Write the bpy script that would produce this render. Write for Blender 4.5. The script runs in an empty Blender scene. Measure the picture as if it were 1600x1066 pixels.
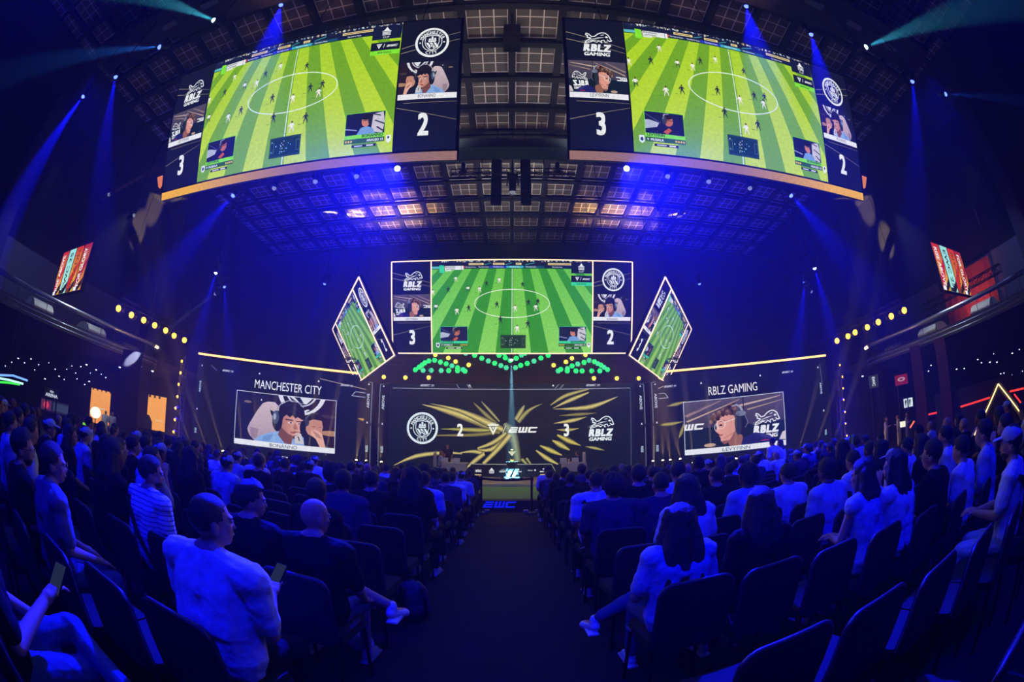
import bpy, bmesh, math, random
from mathutils import Vector, Matrix, noise
R = math.radians
random.seed(7)
SC = bpy.context.scene
COL = SC.collection

# ---------------------------------------------------------------- camera, world, exposure
CZ, PITCH, LENS = 1.84, R(14.4), 667.0
cam = bpy.data.cameras.new('camera')
cam.type = 'PANO'
cam.panorama_type = 'FISHEYE_EQUISOLID'
cam.fisheye_lens = 15.0
cam.fisheye_fov = R(220)
cam.sensor_width, cam.sensor_height = 36, 24
cam.clip_start, cam.clip_end = .02, 300
cam_o = bpy.data.objects.new('camera', cam)
cam_o.location = (0, 0, CZ)
cam_o.rotation_euler = (R(90) + PITCH, 0, 0)
COL.objects.link(cam_o)
SC.camera = cam_o
SC.view_settings.view_transform = 'Standard'
SC.view_settings.look = 'None'
SC.view_settings.exposure = 0.0
SC.view_settings.gamma = 1
SC.view_settings.use_curve_mapping = False
world = bpy.data.worlds.new('hall_air')
SC.world = world
world.use_nodes = True
wn = world.node_tree
wn.nodes.clear()
wo = wn.nodes.new('ShaderNodeOutputWorld')
wb = wn.nodes.new('ShaderNodeBackground')
wb.inputs[0].default_value = (0, 0, 0, 1)
wb.inputs[1].default_value = 0
wn.links.new(wb.outputs[0], wo.inputs['Surface'])
HAZE = 0.0042
wv = wn.nodes.new('ShaderNodeVolumeScatter')           # the stage haze that fills the hall
wv.inputs['Density'].default_value = HAZE
wv.inputs['Anisotropy'].default_value = .55
wn.links.new(wv.outputs[0], wo.inputs['Volume'])

def dirn(px, py):
    dx, dy = px - 800, 533 - py
    r = math.hypot(dx, dy)
    t = 2 * math.asin(r / (2 * LENS))
    s = math.sin(t) / r if r else 0
    cx, cy, cz = s * dx, math.cos(t), s * dy
    return Vector((cx, cy * math.cos(PITCH) - cz * math.sin(PITCH), cy * math.sin(PITCH) + cz * math.cos(PITCH)))
CAM = Vector((0, 0, CZ))
def at_y(px, py, Y):
    d = dirn(px, py); return CAM + d * (Y / d.y)
def at_x(px, py, X):
    d = dirn(px, py); return CAM + d * (X / d.x)
def at_z(px, py, Z):
    d = dirn(px, py); return CAM + d * ((Z - CZ) / d.z)
def at_d(px, py, D):
    d = dirn(px, py); return CAM + d * (D / math.hypot(d.x, d.y))
def proj(p):
    x, y, z = p[0], p[1], p[2] - CZ
    cy = y * math.cos(PITCH) + z * math.sin(PITCH)
    cz = -y * math.sin(PITCH) + z * math.cos(PITCH)
    n = math.sqrt(x*x + y*y + z*z)
    r = 2 * LENS * math.sin(math.acos(cy / n) / 2)
    h = math.hypot(x, cz) or 1
    return 800 + x / h * r, 533 - cz / h * r

# ---------------------------------------------------------------- lamps of the hall
def lamp(name, kind, loc, color, energy, aim=None, size=25, blend=.3, soft=.08):
    l = bpy.data.lights.new(name, kind)
    l.color, l.energy = color, energy
    if kind == 'SPOT':
        l.spot_size, l.spot_blend = R(size), blend
    l.shadow_soft_size = soft
    o = bpy.data.objects.new(name, l)
    COL.objects.link(o)
    o.location = loc
    if aim is not None:
        o.rotation_euler = (Vector(aim) - Vector(loc)).to_track_quat('-Z', 'Y').to_euler()
    return o
BLUE, CYAN, GOLD, AMBER = (.003, .004, 1), (.06, .55, .8), (1, .72, .30), (1, .5, .06)
# deep blue wash over the audience, from moving heads on the rear truss
WASH = [((-9, -2.5, 11), (-3.5, 3.0, 1), 3100), ((9, -2.5, 11), (3.5, 3.0, 1), 2100), ((-3.5, -3, 11.5), (-2.5, 6.5, 1), 2300),
        ((3.5, -3, 11.5), (2.5, 6.5, 1), 2300), ((-13, 3, 11), (-7, 6, 1), 1700), ((13, 3, 11), (7, 6, 1), 1700), ((0, -3, 11.5), (0, 5.5, 0), 2600)]
# added fill for the ceiling: dim upward spots with no fixtures, mostly warm
CEILING_FILL = [((-3, 13.4, 13.6), 60, (1, .94, .84)), ((3, 13.4, 13.6), 60, (1, .94, .84)), ((0, 22, 13), 130, (.9, .95, .85)), ((-8.5, 5.2, 15.3), 30, (1, .5, .25)),
           ((8.5, 5.2, 15.3), 25, (1, .55, .32)), ((0, 8, 14), 40, (1, .8, .6))]

# a spare scene in which letters and figures are shaped before they are linked
TMP = bpy.data.scenes.new('workbench'); TVL = TMP.view_layers[0]
def evaluated(o):
    TMP.collection.objects.link(o); TVL.update()
    me = bpy.data.meshes.new_from_object(o.evaluated_get(TVL.depsgraph))
    bpy.data.objects.remove(o)
    return me
# ---------------------------------------------------------------- materials
MATS = {}
def lin(c):
    return tuple((v / 255 / 12.92 if v / 255 <= .04045 else ((v / 255 + .055) / 1.055) ** 2.4) for v in c[:3])
def mat(name, rgb, rough=.6, metal=0, bump=0, scale=40, spec=.5, var=0):
    if name in MATS: return MATS[name]
    m = bpy.data.materials.new(name); m.use_nodes = True
    nt = m.node_tree; b = nt.nodes['Principled BSDF']
    c = lin(rgb)
    b.inputs['Base Color'].default_value = (*c, 1)
    b.inputs['Roughness'].default_value = rough
    b.inputs['Metallic'].default_value = metal
    b.inputs['Specular IOR Level'].default_value = spec
    if bump or var:
        tc = nt.nodes.new('ShaderNodeTexCoord'); nz = nt.nodes.new('ShaderNodeTexNoise')
        nz.inputs['Scale'].default_value = scale; nz.inputs['Detail'].default_value = 4
        nt.links.new(tc.outputs['Object'], nz.inputs['Vector'])
        if bump:
            bp = nt.nodes.new('ShaderNodeBump'); bp.inputs['Strength'].default_value = bump; bp.inputs['Distance'].default_value = .02
            nt.links.new(nz.outputs['Fac'], bp.inputs['Height']); nt.links.new(bp.outputs[0], b.inputs['Normal'])
        if var:
            mx = nt.nodes.new('ShaderNodeMix'); mx.data_type = 'RGBA'
            mx.inputs[6].default_value = (*[v * (1 - var) for v in c], 1); mx.inputs[7].default_value = (*[min(1, v * (1 + var)) for v in c], 1)
            nt.links.new(nz.outputs['Fac'], mx.inputs[0]); nt.links.new(mx.outputs[2], b.inputs['Base Color'])
    MATS[name] = m
    return m
def emis(name, rgb, strength=1.0, sample=True):
    if name in MATS: return MATS[name]
    m = bpy.data.materials.new(name); m.use_nodes = True
    nt = m.node_tree; nt.nodes.clear()
    e = nt.nodes.new('ShaderNodeEmission'); o = nt.nodes.new('ShaderNodeOutputMaterial')
    e.inputs[0].default_value = (*lin(rgb), 1); e.inputs[1].default_value = strength
    nt.links.new(e.outputs[0], o.inputs[0])
    if not sample: m.cycles.emission_sampling = 'NONE'
    MATS[name] = m
    return m
def screen_mat(name, strength=1.0, sample=False):
    if name in MATS: return MATS[name]
    m = bpy.data.materials.new(name); m.use_nodes = True
    nt = m.node_tree; nt.nodes.clear()
    a = nt.nodes.new('ShaderNodeAttribute'); a.attribute_name = 'picture'
    # a fine LED pitch ripple, so the picture is not perfectly flat
    tc = nt.nodes.new('ShaderNodeTexCoord'); nz = nt.nodes.new('ShaderNodeTexNoise'); nz.inputs['Scale'].default_value = 9; nz.inputs['Detail'].default_value = 5
    nt.links.new(tc.outputs['Object'], nz.inputs['Vector'])
    mr = nt.nodes.new('ShaderNodeMapRange'); mr.inputs[1].default_value = .3; mr.inputs[2].default_value = .7; mr.inputs[3].default_value = .9 * strength; mr.inputs[4].default_value = 1.08 * strength
    nt.links.new(nz.outputs['Fac'], mr.inputs[0])
    e = nt.nodes.new('ShaderNodeEmission'); o = nt.nodes.new('ShaderNodeOutputMaterial')
    nt.links.new(a.outputs['Color'], e.inputs[0]); nt.links.new(mr.outputs[0], e.inputs[1]); nt.links.new(e.outputs[0], o.inputs[0])
    m.cycles.emission_sampling = 'FRONT' if sample else 'NONE'
    MATS[name] = m
    return m
BLACK = mat('black_metal', (16, 16, 18), .45, .3)
DARK = mat('dark_paint', (24, 24, 28), .6)
GREY = mat('grey_metal', (90, 90, 95), .4, .7)
CHROME = mat('chrome', (200, 200, 205), .2, 1)
WHITE = mat('white_paint', (225, 225, 225), .5)
FABRIC = mat('black_chair_fabric', (13, 13, 17), .85, 0, .25, 220)
PIPING = mat('chair_piping', (52, 52, 60), .42, 0)

# ---------------------------------------------------------------- objects and tags
def empty(name, loc=(0, 0, 0), rz=0, label=None, cat=None, group=None, mtx=None):
    o = bpy.data.objects.new(name, None); COL.objects.link(o)
    o.empty_display_size = .1
    if mtx is not None: o.matrix_world = mtx
    else:
        o.location = loc; o.rotation_euler = (0, 0, rz)
    return tag(o, label, cat, group)
def tag(o, label=None, cat=None, group=None, kind=None):
    if label: o['label'] = label
    if cat: o['category'] = cat
    if group: o['group'] = group
    if kind: o['kind'] = kind
    return o
def struct(o):
    o['kind'] = 'structure'; return o

class MB:
    """collects shapes, links them as one mesh object"""
    def __init__(s): s.v, s.f, s.sm = [], [], []
    def add(s, vs, fs, smooth=False):
        n = len(s.v); s.v += [tuple(v) for v in vs]; s.f += [tuple(i + n for i in f) for f in fs]; s.sm += [smooth] * len(fs); return s
    def box(s, c, d, rot=None):
        vs = [Vector((x * d[0] / 2, y * d[1] / 2, z * d[2] / 2)) for x in (-1, 1) for y in (-1, 1) for z in (-1, 1)]
        if rot is not None: vs = [rot @ v for v in vs]
        vs = [v + Vector(c) for v in vs]
        return s.add(vs, [(0, 1, 3, 2), (4, 6, 7, 5), (0, 4, 5, 1), (2, 3, 7, 6), (0, 2, 6, 4), (1, 5, 7, 3)])
    def beam(s, p, q, w, h=None, up=(0, 0, 1)):
        p, q = Vector(p), Vector(q); d = q - p; L = d.length
        x = d.normalized(); u = Vector(up)
        if abs(x.dot(u)) > .98: u = Vector((0, 1, 0))
        y = u.cross(x).normalized(); z = x.cross(y)
        M = Matrix((x, y, z)).transposed()
        return s.box((p + q) / 2, (L, w, h or w), M)
    def tube(s, p, q, r, r2=None, seg=10, caps=True):
        p, q = Vector(p), Vector(q); r2 = r if r2 is None else r2
        x = (q - p).normalized(); u = Vector((0, 0, 1)) if abs(x.z) < .9 else Vector((1, 0, 0))
        a = u.cross(x).normalized(); b = x.cross(a)
        vs = []
        for c, rr in ((p, r), (q, r2)):
            vs += [c + (a * math.cos(t) + b * math.sin(t)) * rr for t in [2 * math.pi * i / seg for i in range(seg)]]
        fs = [(i, (i + 1) % seg, seg + (i + 1) % seg, seg + i) for i in range(seg)]
        s.add(vs, fs, True)
        if caps:
            s.add(vs[:seg][::-1], [tuple(range(seg))]); s.add(vs[seg:], [tuple(range(seg))])
        return s
    def path(s, pts, r, seg=8, closed=False):
        pts = [Vector(p) for p in pts]; n = len(pts); vs = []; fs = []
        for i, p in enumerate(pts):
            if closed: t = pts[(i + 1) % n] - pts[i - 1]
            else: t = pts[min(i + 1, n - 1)] - pts[max(i - 1, 0)]
            t.normalize(); u = Vector((0, 0, 1)) if abs(t.z) < .9 else Vector((0, 1, 0))
            a = u.cross(t).normalized(); b = t.cross(a)
            vs += [p + (a * math.cos(k) + b * math.sin(k)) * r for k in [2 * math.pi * j / seg for j in range(seg)]]
        for i in range(n if closed else n - 1):
            for j in range(seg):
                a0, b0 = i * seg, ((i + 1) % n) * seg
                fs.append((a0 + j, a0 + (j + 1) % seg, b0 + (j + 1) % seg, b0 + j))
        if not closed:
            fs.append(tuple(range(seg))[::-1]); fs.append(tuple(range((n - 1) * seg, n * seg)))
        return s.add(vs, fs, True)
    def ell(s, c, r, seg=14, rings=9, M=None):
        c = Vector(c); vs = []; fs = []
        for i in range(1, rings):
            ph = math.pi * i / rings
            for j in range(seg):
                th = 2 * math.pi * j / seg
                vs.append(Vector((r[0] * math.sin(ph) * math.cos(th), r[1] * math.sin(ph) * math.sin(th), r[2] * math.cos(ph))))
        vs += [Vector((0, 0, r[2])), Vector((0, 0, -r[2]))]
        if M is not None: vs = [M @ v for v in vs]
        vs = [v + c for v in vs]
        T, B = len(vs) - 2, len(vs) - 1
        for i in range(rings - 2):
            for j in range(seg):
                fs.append((i * seg + j, (i + 1) * seg + j, (i + 1) * seg + (j + 1) % seg, i * seg + (j + 1) % seg))
        for j in range(seg):
            fs.append((T, j, (j + 1) % seg)); k = (rings - 2) * seg; fs.append((B, k + (j + 1) % seg, k + j))
        return s.add(vs, fs, True)
    def cone(s, p, q, r1, r2, seg=10):
        """a tube with rounded ends: one limb segment"""
        p, q = Vector(p), Vector(q); d = q - p
        if d.length < 1e-5: return s.ell(p, (r1, r1, r1), seg, 6)
        x = d.normalized(); u = Vector((0, 0, 1)) if abs(x.z) < .9 else Vector((1, 0, 0))
        a = u.cross(x).normalized(); b = x.cross(a)
        prof = [(p - x * r1 * .98, r1 * .2), (p - x * r1 * .7, r1 * .71), (p, r1), (q, r2), (q + x * r2 * .7, r2 * .71), (q + x * r2 * .98, r2 * .2)]
        vs = []
        for c, rr in prof:
            vs += [c + (a * math.cos(t) + b * math.sin(t)) * rr for t in [2 * math.pi * i / seg for i in range(seg)]]
        n = len(prof)
        fs = [(k * seg + i, k * seg + (i + 1) % seg, (k + 1) * seg + (i + 1) % seg, (k + 1) * seg + i) for k in range(n - 1) for i in range(seg)]
        fs += [tuple(range(seg))[::-1], tuple(range((n - 1) * seg, n * seg))]
        return s.add(vs, fs, True)
    def lathe(s, prof, c=(0, 0, 0), seg=20):
        c = Vector(c); vs = []
        for r, z in prof: vs += [c + Vector((r * math.cos(t), r * math.sin(t), z)) for t in [2 * math.pi * i / seg for i in range(seg)]]
        n = len(prof)
        fs = [(k * seg + i, k * seg + (i + 1) % seg, (k + 1) * seg + (i + 1) % seg, (k + 1) * seg + i) for k in range(n - 1) for i in range(seg)]
        fs += [tuple(range(seg))[::-1], tuple(range((n - 1) * seg, n * seg))]
        return s.add(vs, fs, True)
    def prism(s, pts, d):
        """polygon extruded by vector d"""
        d = Vector(d); n = len(pts); vs = [Vector(p) for p in pts] + [Vector(p) + d for p in pts]
        return s.add(vs, [tuple(range(n))[::-1], tuple(range(n, 2 * n))] + [(i, (i + 1) % n, n + (i + 1) % n, n + i) for i in range(n)])
    def mesh(s, name):
        me = bpy.data.meshes.new(name); me.from_pydata([tuple(v) for v in s.v], [], s.f)
        me.polygons.foreach_set('use_smooth', s.sm); me.update(); return me
    def build(s, name, m, parent=None, label=None, fix=True):
        me = s.mesh(name)
        if fix:
            bm = bmesh.new(); bm.from_mesh(me); bmesh.ops.recalc_face_normals(bm, faces=bm.faces); bm.to_mesh(me); bm.free()
        me.materials.append(m)
        o = bpy.data.objects.new(name, me); COL.objects.link(o)
        if parent is not None: o.parent = parent
        if label: o['label'] = label
        return o

def copy_tree(o, parent=None):
    c = o.copy(); COL.objects.link(c)
    if parent is not None: c.parent = parent
    for ch in o.children: copy_tree(ch, c)
    return c

# ---------------------------------------------------------------- 2D drawing of screen pictures
_txt = {}
def text_mesh(s, bold=0.0):
    k = (s, round(bold, 3))
    if k in _txt: return _txt[k]
    cu = bpy.data.curves.new('t', 'FONT'); cu.body = s; cu.size = 1; cu.offset = bold; cu.resolution_u = 3
    me = evaluated(bpy.data.objects.new('t', cu))
    vs = [(v.co.x, v.co.y) for v in me.vertices]; fs = [tuple(p.vertices) for p in me.polygons]
    bpy.data.curves.remove(cu); bpy.data.meshes.remove(me)
    if vs:
        x0, x1 = min(v[0] for v in vs), max(v[0] for v in vs); y0, y1 = min(v[1] for v in vs), max(v[1] for v in vs)
    else: x0 = y0 = 0; x1 = y1 = 1
    _txt[k] = (vs, fs, x0, x1, y0, y1)
    return _txt[k]
class Cv:
    def __init__(s, ly=.004):
        s.v, s.f, s.c = [], [], []; s.T = (1, 0, 0, 1, 0, 0); s.clip = None; s.ly = ly
    def tr(s, x, y):
        a, b, c, d, e, f = s.T; return (a * x + b * y + e, c * x + d * y + f)
    def poly(s, pts, col, lay=0):
        P = [s.tr(*p) for p in pts]
        Q = [(x, y, pts[i]) for i, (x, y) in enumerate(P)]
        if s.clip:
            x0, y0, x1, y1 = s.clip
            for ax, val, sg in ((0, x0, 1), (0, x1, -1), (1, y0, 1), (1, y1, -1)):
                out = []
                for i in range(len(Q)):
                    A, B = Q[i - 1], Q[i]
                    ia, ib = (A[ax] - val) * sg >= 0, (B[ax] - val) * sg >= 0
                    if ia != ib:
                        t = (val - A[ax]) / (B[ax] - A[ax])
                        out.append((A[0] + (B[0] - A[0]) * t, A[1] + (B[1] - A[1]) * t, (A[2][0] + (B[2][0] - A[2][0]) * t, A[2][1] + (B[2][1] - A[2][1]) * t)))
                    if ib: out.append(B)
                Q = out
                if len(Q) < 3: return
        n = len(s.v)
        s.v += [(q[0], q[1], lay * s.ly) for q in Q]
        s.f.append(tuple(range(n, n + len(Q))))
        s.c.append([lin(col(*q[2])) if callable(col) else lin(col) for q in Q])
    def rect(s, x0, y0, x1, y1, col, lay=0): s.poly([(x0, y0), (x1, y0), (x1, y1), (x0, y1)], col, lay)
    def ell(s, cx, cy, rx, ry, col, lay=0, n=24, a0=0, a1=360):
        s.poly([(cx + rx * math.cos(R(a0 + (a1 - a0) * i / n)), cy + ry * math.sin(R(a0 + (a1 - a0) * i / n))) for i in range(n + (a1 - a0 < 360))], col, lay)
    def ring(s, cx, cy, rx, ry, w, col, lay=0, n=40, a0=0, a1=360):
        P = lambda a, k: (cx + (rx - w * k) * math.cos(a), cy + (ry - w * k) * math.sin(a))
        for i in range(n):
            a, b = R(a0 + (a1 - a0) * i / n), R(a0 + (a1 - a0) * (i + 1) / n)
            s.poly([P(a, 0), P(b, 0), P(b, 1), P(a, 1)], col, lay)
    def line(s, p, q, w, col, lay=0, w2=None):
        dx, dy = q[0] - p[0], q[1] - p[1]; L = math.hypot(dx, dy) or 1; nx, ny = -dy / L / 2, dx / L / 2; w2 = w if w2 is None else w2
        s.poly([(p[0] + nx * w, p[1] + ny * w), (p[0] - nx * w, p[1] - ny * w), (q[0] - nx * w2, q[1] - ny * w2), (q[0] + nx * w2, q[1] + ny * w2)], col, lay)
    def pl(s, pts, w, col, lay=0):
        for i in range(len(pts) - 1):
            s.line(pts[i], pts[i + 1], w, col, lay)
            if 0 < i: s.ell(*pts[i], w / 2, w / 2, col, lay, 8)
    def frame(s, x0, y0, x1, y1, w, col, lay=0):
        s.rect(x0, y0, x1, y0 + w, col, lay); s.rect(x0, y1 - w, x1, y1, col, lay); s.rect(x0, y0 + w, x0 + w, y1 - w, col, lay); s.rect(x1 - w, y0 + w, x1, y1 - w, col, lay)
    def text(s, t, x, y, h, col, lay=0, ws=1.0, bold=.01, shear=0, anchor='c', rot=0, width=None):
        vs, fs, x0, x1, y0, y1 = text_mesh(t, 0)
        k = h / .73; kx = k * ws
        if width: kx = width / (x1 - x0)
        W = (x1 - x0) * kx
        ox = {'c': -W / 2, 'l': 0, 'r': -W}[anchor]
        ca, sa = math.cos(R(rot)), math.sin(R(rot))
        sh = [(0, 0)] if bold <= .012 else [(-bold, -bold * .7), (bold, -bold * .7), (-bold, bold * .7), (bold, bold * .7), (0, 0)]
        for (bx, by) in sh: s._txt(vs, fs, x0, kx, k, ox + bx * kx, h, shear, x, y, ca, sa, col, lay, by * k)
    def _txt(s, vs, fs, x0, kx, k, ox, h, shear, x, y, ca, sa, col, lay, oy):
        pts = []
        for vx, vy in vs:
            lx, lyy = (vx - x0) * kx + ox, vy * k - h / 2 + oy
            lx += shear * lyy
            pts.append((x + lx * ca - lyy * sa, y + lx * sa + lyy * ca))
        for f in fs: s.poly([pts[i] for i in f], col, lay)
    def build(s, name, m, parent=None, sx=1, sy=1, flip=False):
        me = bpy.data.meshes.new(name); me.from_pydata([(v[0] * sx, v[1] * sy, v[2]) for v in s.v], [], s.f)
        ca = me.color_attributes.new('picture', 'FLOAT_COLOR', 'CORNER')
        arr = []
        for pi, p in enumerate(me.polygons):
            for c in s.c[pi]: arr += [c[0], c[1], c[2], 1]
        ca.data.foreach_set('color', arr)
        me.materials.append(m)
        o = bpy.data.objects.new(name, me); COL.objects.link(o)
        if parent is not None: o.parent = parent
        return o
def frame_mtx(tl, tr, bl):
    tl, tr, bl = Vector(tl), Vector(tr), Vector(bl)
    X = (tr - tl).normalized(); H = tl - bl; H = (H - X * H.dot(X)).normalized(); Z = X.cross(H)
    M = Matrix((X, H, Z)).transposed().to_4x4(); M.translation = bl
    return M
# ---------------------------------------------------------------- the pictures on the LED screens
W_ = (238, 240, 240)
def sub(cv, x0, y0, x1, y1, mirror=False, clip=True):
    """draw into the box x0..x1, y0..y1 with coordinates 0..1"""
    old = (cv.T, cv.clip)
    a, b, c, d, e, f = cv.T
    sx, sy = x1 - x0, y1 - y0
    nx0 = x1 if mirror else x0
    if mirror: sx = -sx
    cv.T = (a * sx, b * sy, c * sx, d * sy, a * nx0 + b * y0 + e, c * nx0 + d * y0 + f)
    if clip:
        P = [cv.tr(0, 0), cv.tr(1, 1)]
        cv.clip = (min(P[0][0], P[1][0]), min(P[0][1], P[1][1]), max(P[0][0], P[1][0]), max(P[0][1], P[1][1]))
    return old
def back(cv, old): cv.T, cv.clip = old

def crest(cv, cx, cy, r, lay, bg=(20, 24, 38), w=W_):
    cv.ell(cx, cy, r, r, w, lay, 44)
    cv.ell(cx, cy, r * .86, r * .86, bg, lay + 1, 44)
    for i, ch in enumerate('MANCHESTER'):
        a = 156 - i * 14.6 * 1.0
        a = 90 + (4.5 - i) * 14.4
        cv.text(ch, cx + r * .71 * math.cos(R(a)), cy + r * .71 * math.sin(R(a)), r * .19, w, lay + 2, .95, .03, rot=a - 90)
    for i, ch in enumerate('CITY'):
        a = 270 + (i - 1.5) * 13.5
        cv.text(ch, cx + r * .72 * math.cos(R(a)), cy + r * .72 * math.sin(R(a)), r * .18, w, lay + 2, .95, .03, rot=a + 90)
    for sg in (-1, 1): cv.ell(cx + sg * r * .71, cy - r * .02, r * .06, r * .05, w, lay + 2, 8)
    cv.ring(cx, cy, r * .6, r * .6, r * .045, w, lay + 2, 36)
    S = lambda pts, k=1: [(cx + x * r * k, cy + y * r * k) for x, y in pts]
    sh = [(-.42, .42), (0, .5), (.42, .42), (.44, 0), (.38, -.22), (.22, -.44), (0, -.58), (-.22, -.44), (-.38, -.22), (-.44, 0)]
    cv.poly(S(sh), w, lay + 3); cv.poly(S(sh, .9), bg, lay + 4)
    # ship
    cv.poly(S([(-.26, .1), (.26, .1), (.2, .0), (-.2, .0)]), w, lay + 5)
    for x, t in ((-.15, .26), (0, .4), (.16, .28)): cv.poly(S([(x - .07, .12), (x + .08, .12), (x + .05, t), (x - .04, t)]), w, lay + 5)
    # rivers
    for k in (-.28, -.06, .16): cv.poly(S([(k - .08, -.04), (k + .06, -.04), (k + .26, -.34 + abs(k) * .1), (k + .16, -.42)]), w, lay + 5)
    cv.ell(cx, cy - r * .27, r * .1, r * .1, bg, lay + 6, 10); cv.ell(cx, cy - r * .27, r * .06, r * .06, w, lay + 7, 10)

def bull_logo(cv, cx, cy, s, lay, w=W_, mir=1):
    """the charging bison over RBLZ GAMING; s = half the width"""
    P = lambda pts: [(cx + mir * x * s, cy + y * s) for x, y in pts]
    q = .07 * s
    cv.pl(P([(-.32, .62), (-.1, .66), (.12, .86), (.38, .98), (.62, .96), (.82, .8), (.9, .6), (1.0, .38), (.86, .34), (.7, .46)]), q, w, lay)
    cv.pl(P([(-.32, .62), (-.5, .82), (-.66, .88), (-.7, .74), (-.56, .7), (-.62, .56), (-.36, .5)]), q, w, lay)
    cv.poly(P([(-1.1, .22), (-.2, .44), (.55, .62), (.1, .58), (-.3, .44)]), w, lay)
    cv.poly(P([(-1.0, .16), (-.3, .3), (.2, .4), (-.3, .36)]), w, lay)
    cv.pl(P([(-.36, .5), (-.7, .28), (-.78, .12), (-.5, .18), (-.2, .3), (.0, .2), (.14, .34), (.34, .18), (.3, .36), (.5, .4), (.56, .24), (.74, .3)]), q * .8, w, lay)
    cv.poly(P([(.56, .66), (.7, .74), (.8, .62), (.66, .58)]), w, lay)
    cv.poly(P([(.3, .78), (.5, .84), (.54, .8), (.3, .74)]), w, lay)
    for i, (ch, x) in enumerate(zip('RBLZ', (-.66, -.2, .22, .66))):
        cv.text(ch, cx + x * s, cy - .2 * s, .52 * s, w, lay, .95, .07, .18)
    cv.text('GAMING', cx - .04 * s, cy - .68 * s, .25 * s, w, lay, 1.1, .045, .15, width=1.66 * s)

def ewc(cv, x, y, h, col, lay, sh=.28):
    """the slanted EWC wordmark, x = left edge, y = base line; returns the width"""
    def q(pts): return [(x + a * h + b * h * sh, y + b * h) for a, b in pts]
    t = .26
    for b0, b1, a0 in ((0, t, 0.0), (.37, .63, .12), (1 - t, 1, .18)): cv.poly(q([(a0, b0), (1.5, b0), (1.42, b1), (a0 + .02, b1)]), col, lay)
    cv.poly(q([(0, 0), (.4, 0), (.4, .6), (.05, .5)]), col, lay)
    for a in (1.68, 2.24, 2.8): cv.poly(q([(a, .12), (a + .36, .0), (a + .34, 1), (a - .02, 1)]), col, lay)
    cv.poly(q([(1.68, 0), (3.16, 0), (3.16, t), (1.68, t)]), col, lay)
    cv.poly(q([(3.36, 0), (3.7, 0), (3.7, 1), (3.3, .92)]), col, lay)
    for b0, b1 in ((0, t), (1 - t, 1)): cv.poly(q([(3.36, b0), (4.75, b0), (4.85, b1), (3.4, b1)]), col, lay)
    return 4.85 * h
def small_ewc(cv, x, y, h, col, lay):
    ewc(cv, x, y, h, col, lay)
    cv.text('25', x + 6.3 * h, y + h * .5, h * .9, col, lay, 1.3, .03, .25)
def shard(cv, cx, cy, s, col, lay, bg):
    """the downward triangle mark"""
    cv.poly([(cx - s, cy + s * .8), (cx + s, cy + s * .8), (cx, cy - s * 1.1)], col, lay)
    cv.line((cx - s * .9, cy + s * .45), (cx + s * .9, cy + s * .45), s * .1, bg, lay + 1)
    cv.poly([(cx - s * .42, cy + s * .32), (cx + s * .35, cy + s * .32), (cx - s * .02, cy - s * .4)], bg, lay + 1)
    cv.poly([(cx - s * .2, cy + s * .26), (cx + s * .2, cy + s * .26), (cx, cy - s * .16)], col, lay + 2)
def temple(cv, cx, cy, s, col, lay):
    cv.poly([(cx - s, cy), (cx + s, cy), (cx + s * .5, cy + s * .25), (cx, cy + s), (cx - s * .5, cy + s * .25)], col, lay)
    for i in range(3): cv.rect(cx - s * .8, cy - s * (.3 + i * .28), cx + s * .8, cy - s * (.14 + i * .28), col, lay)

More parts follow.
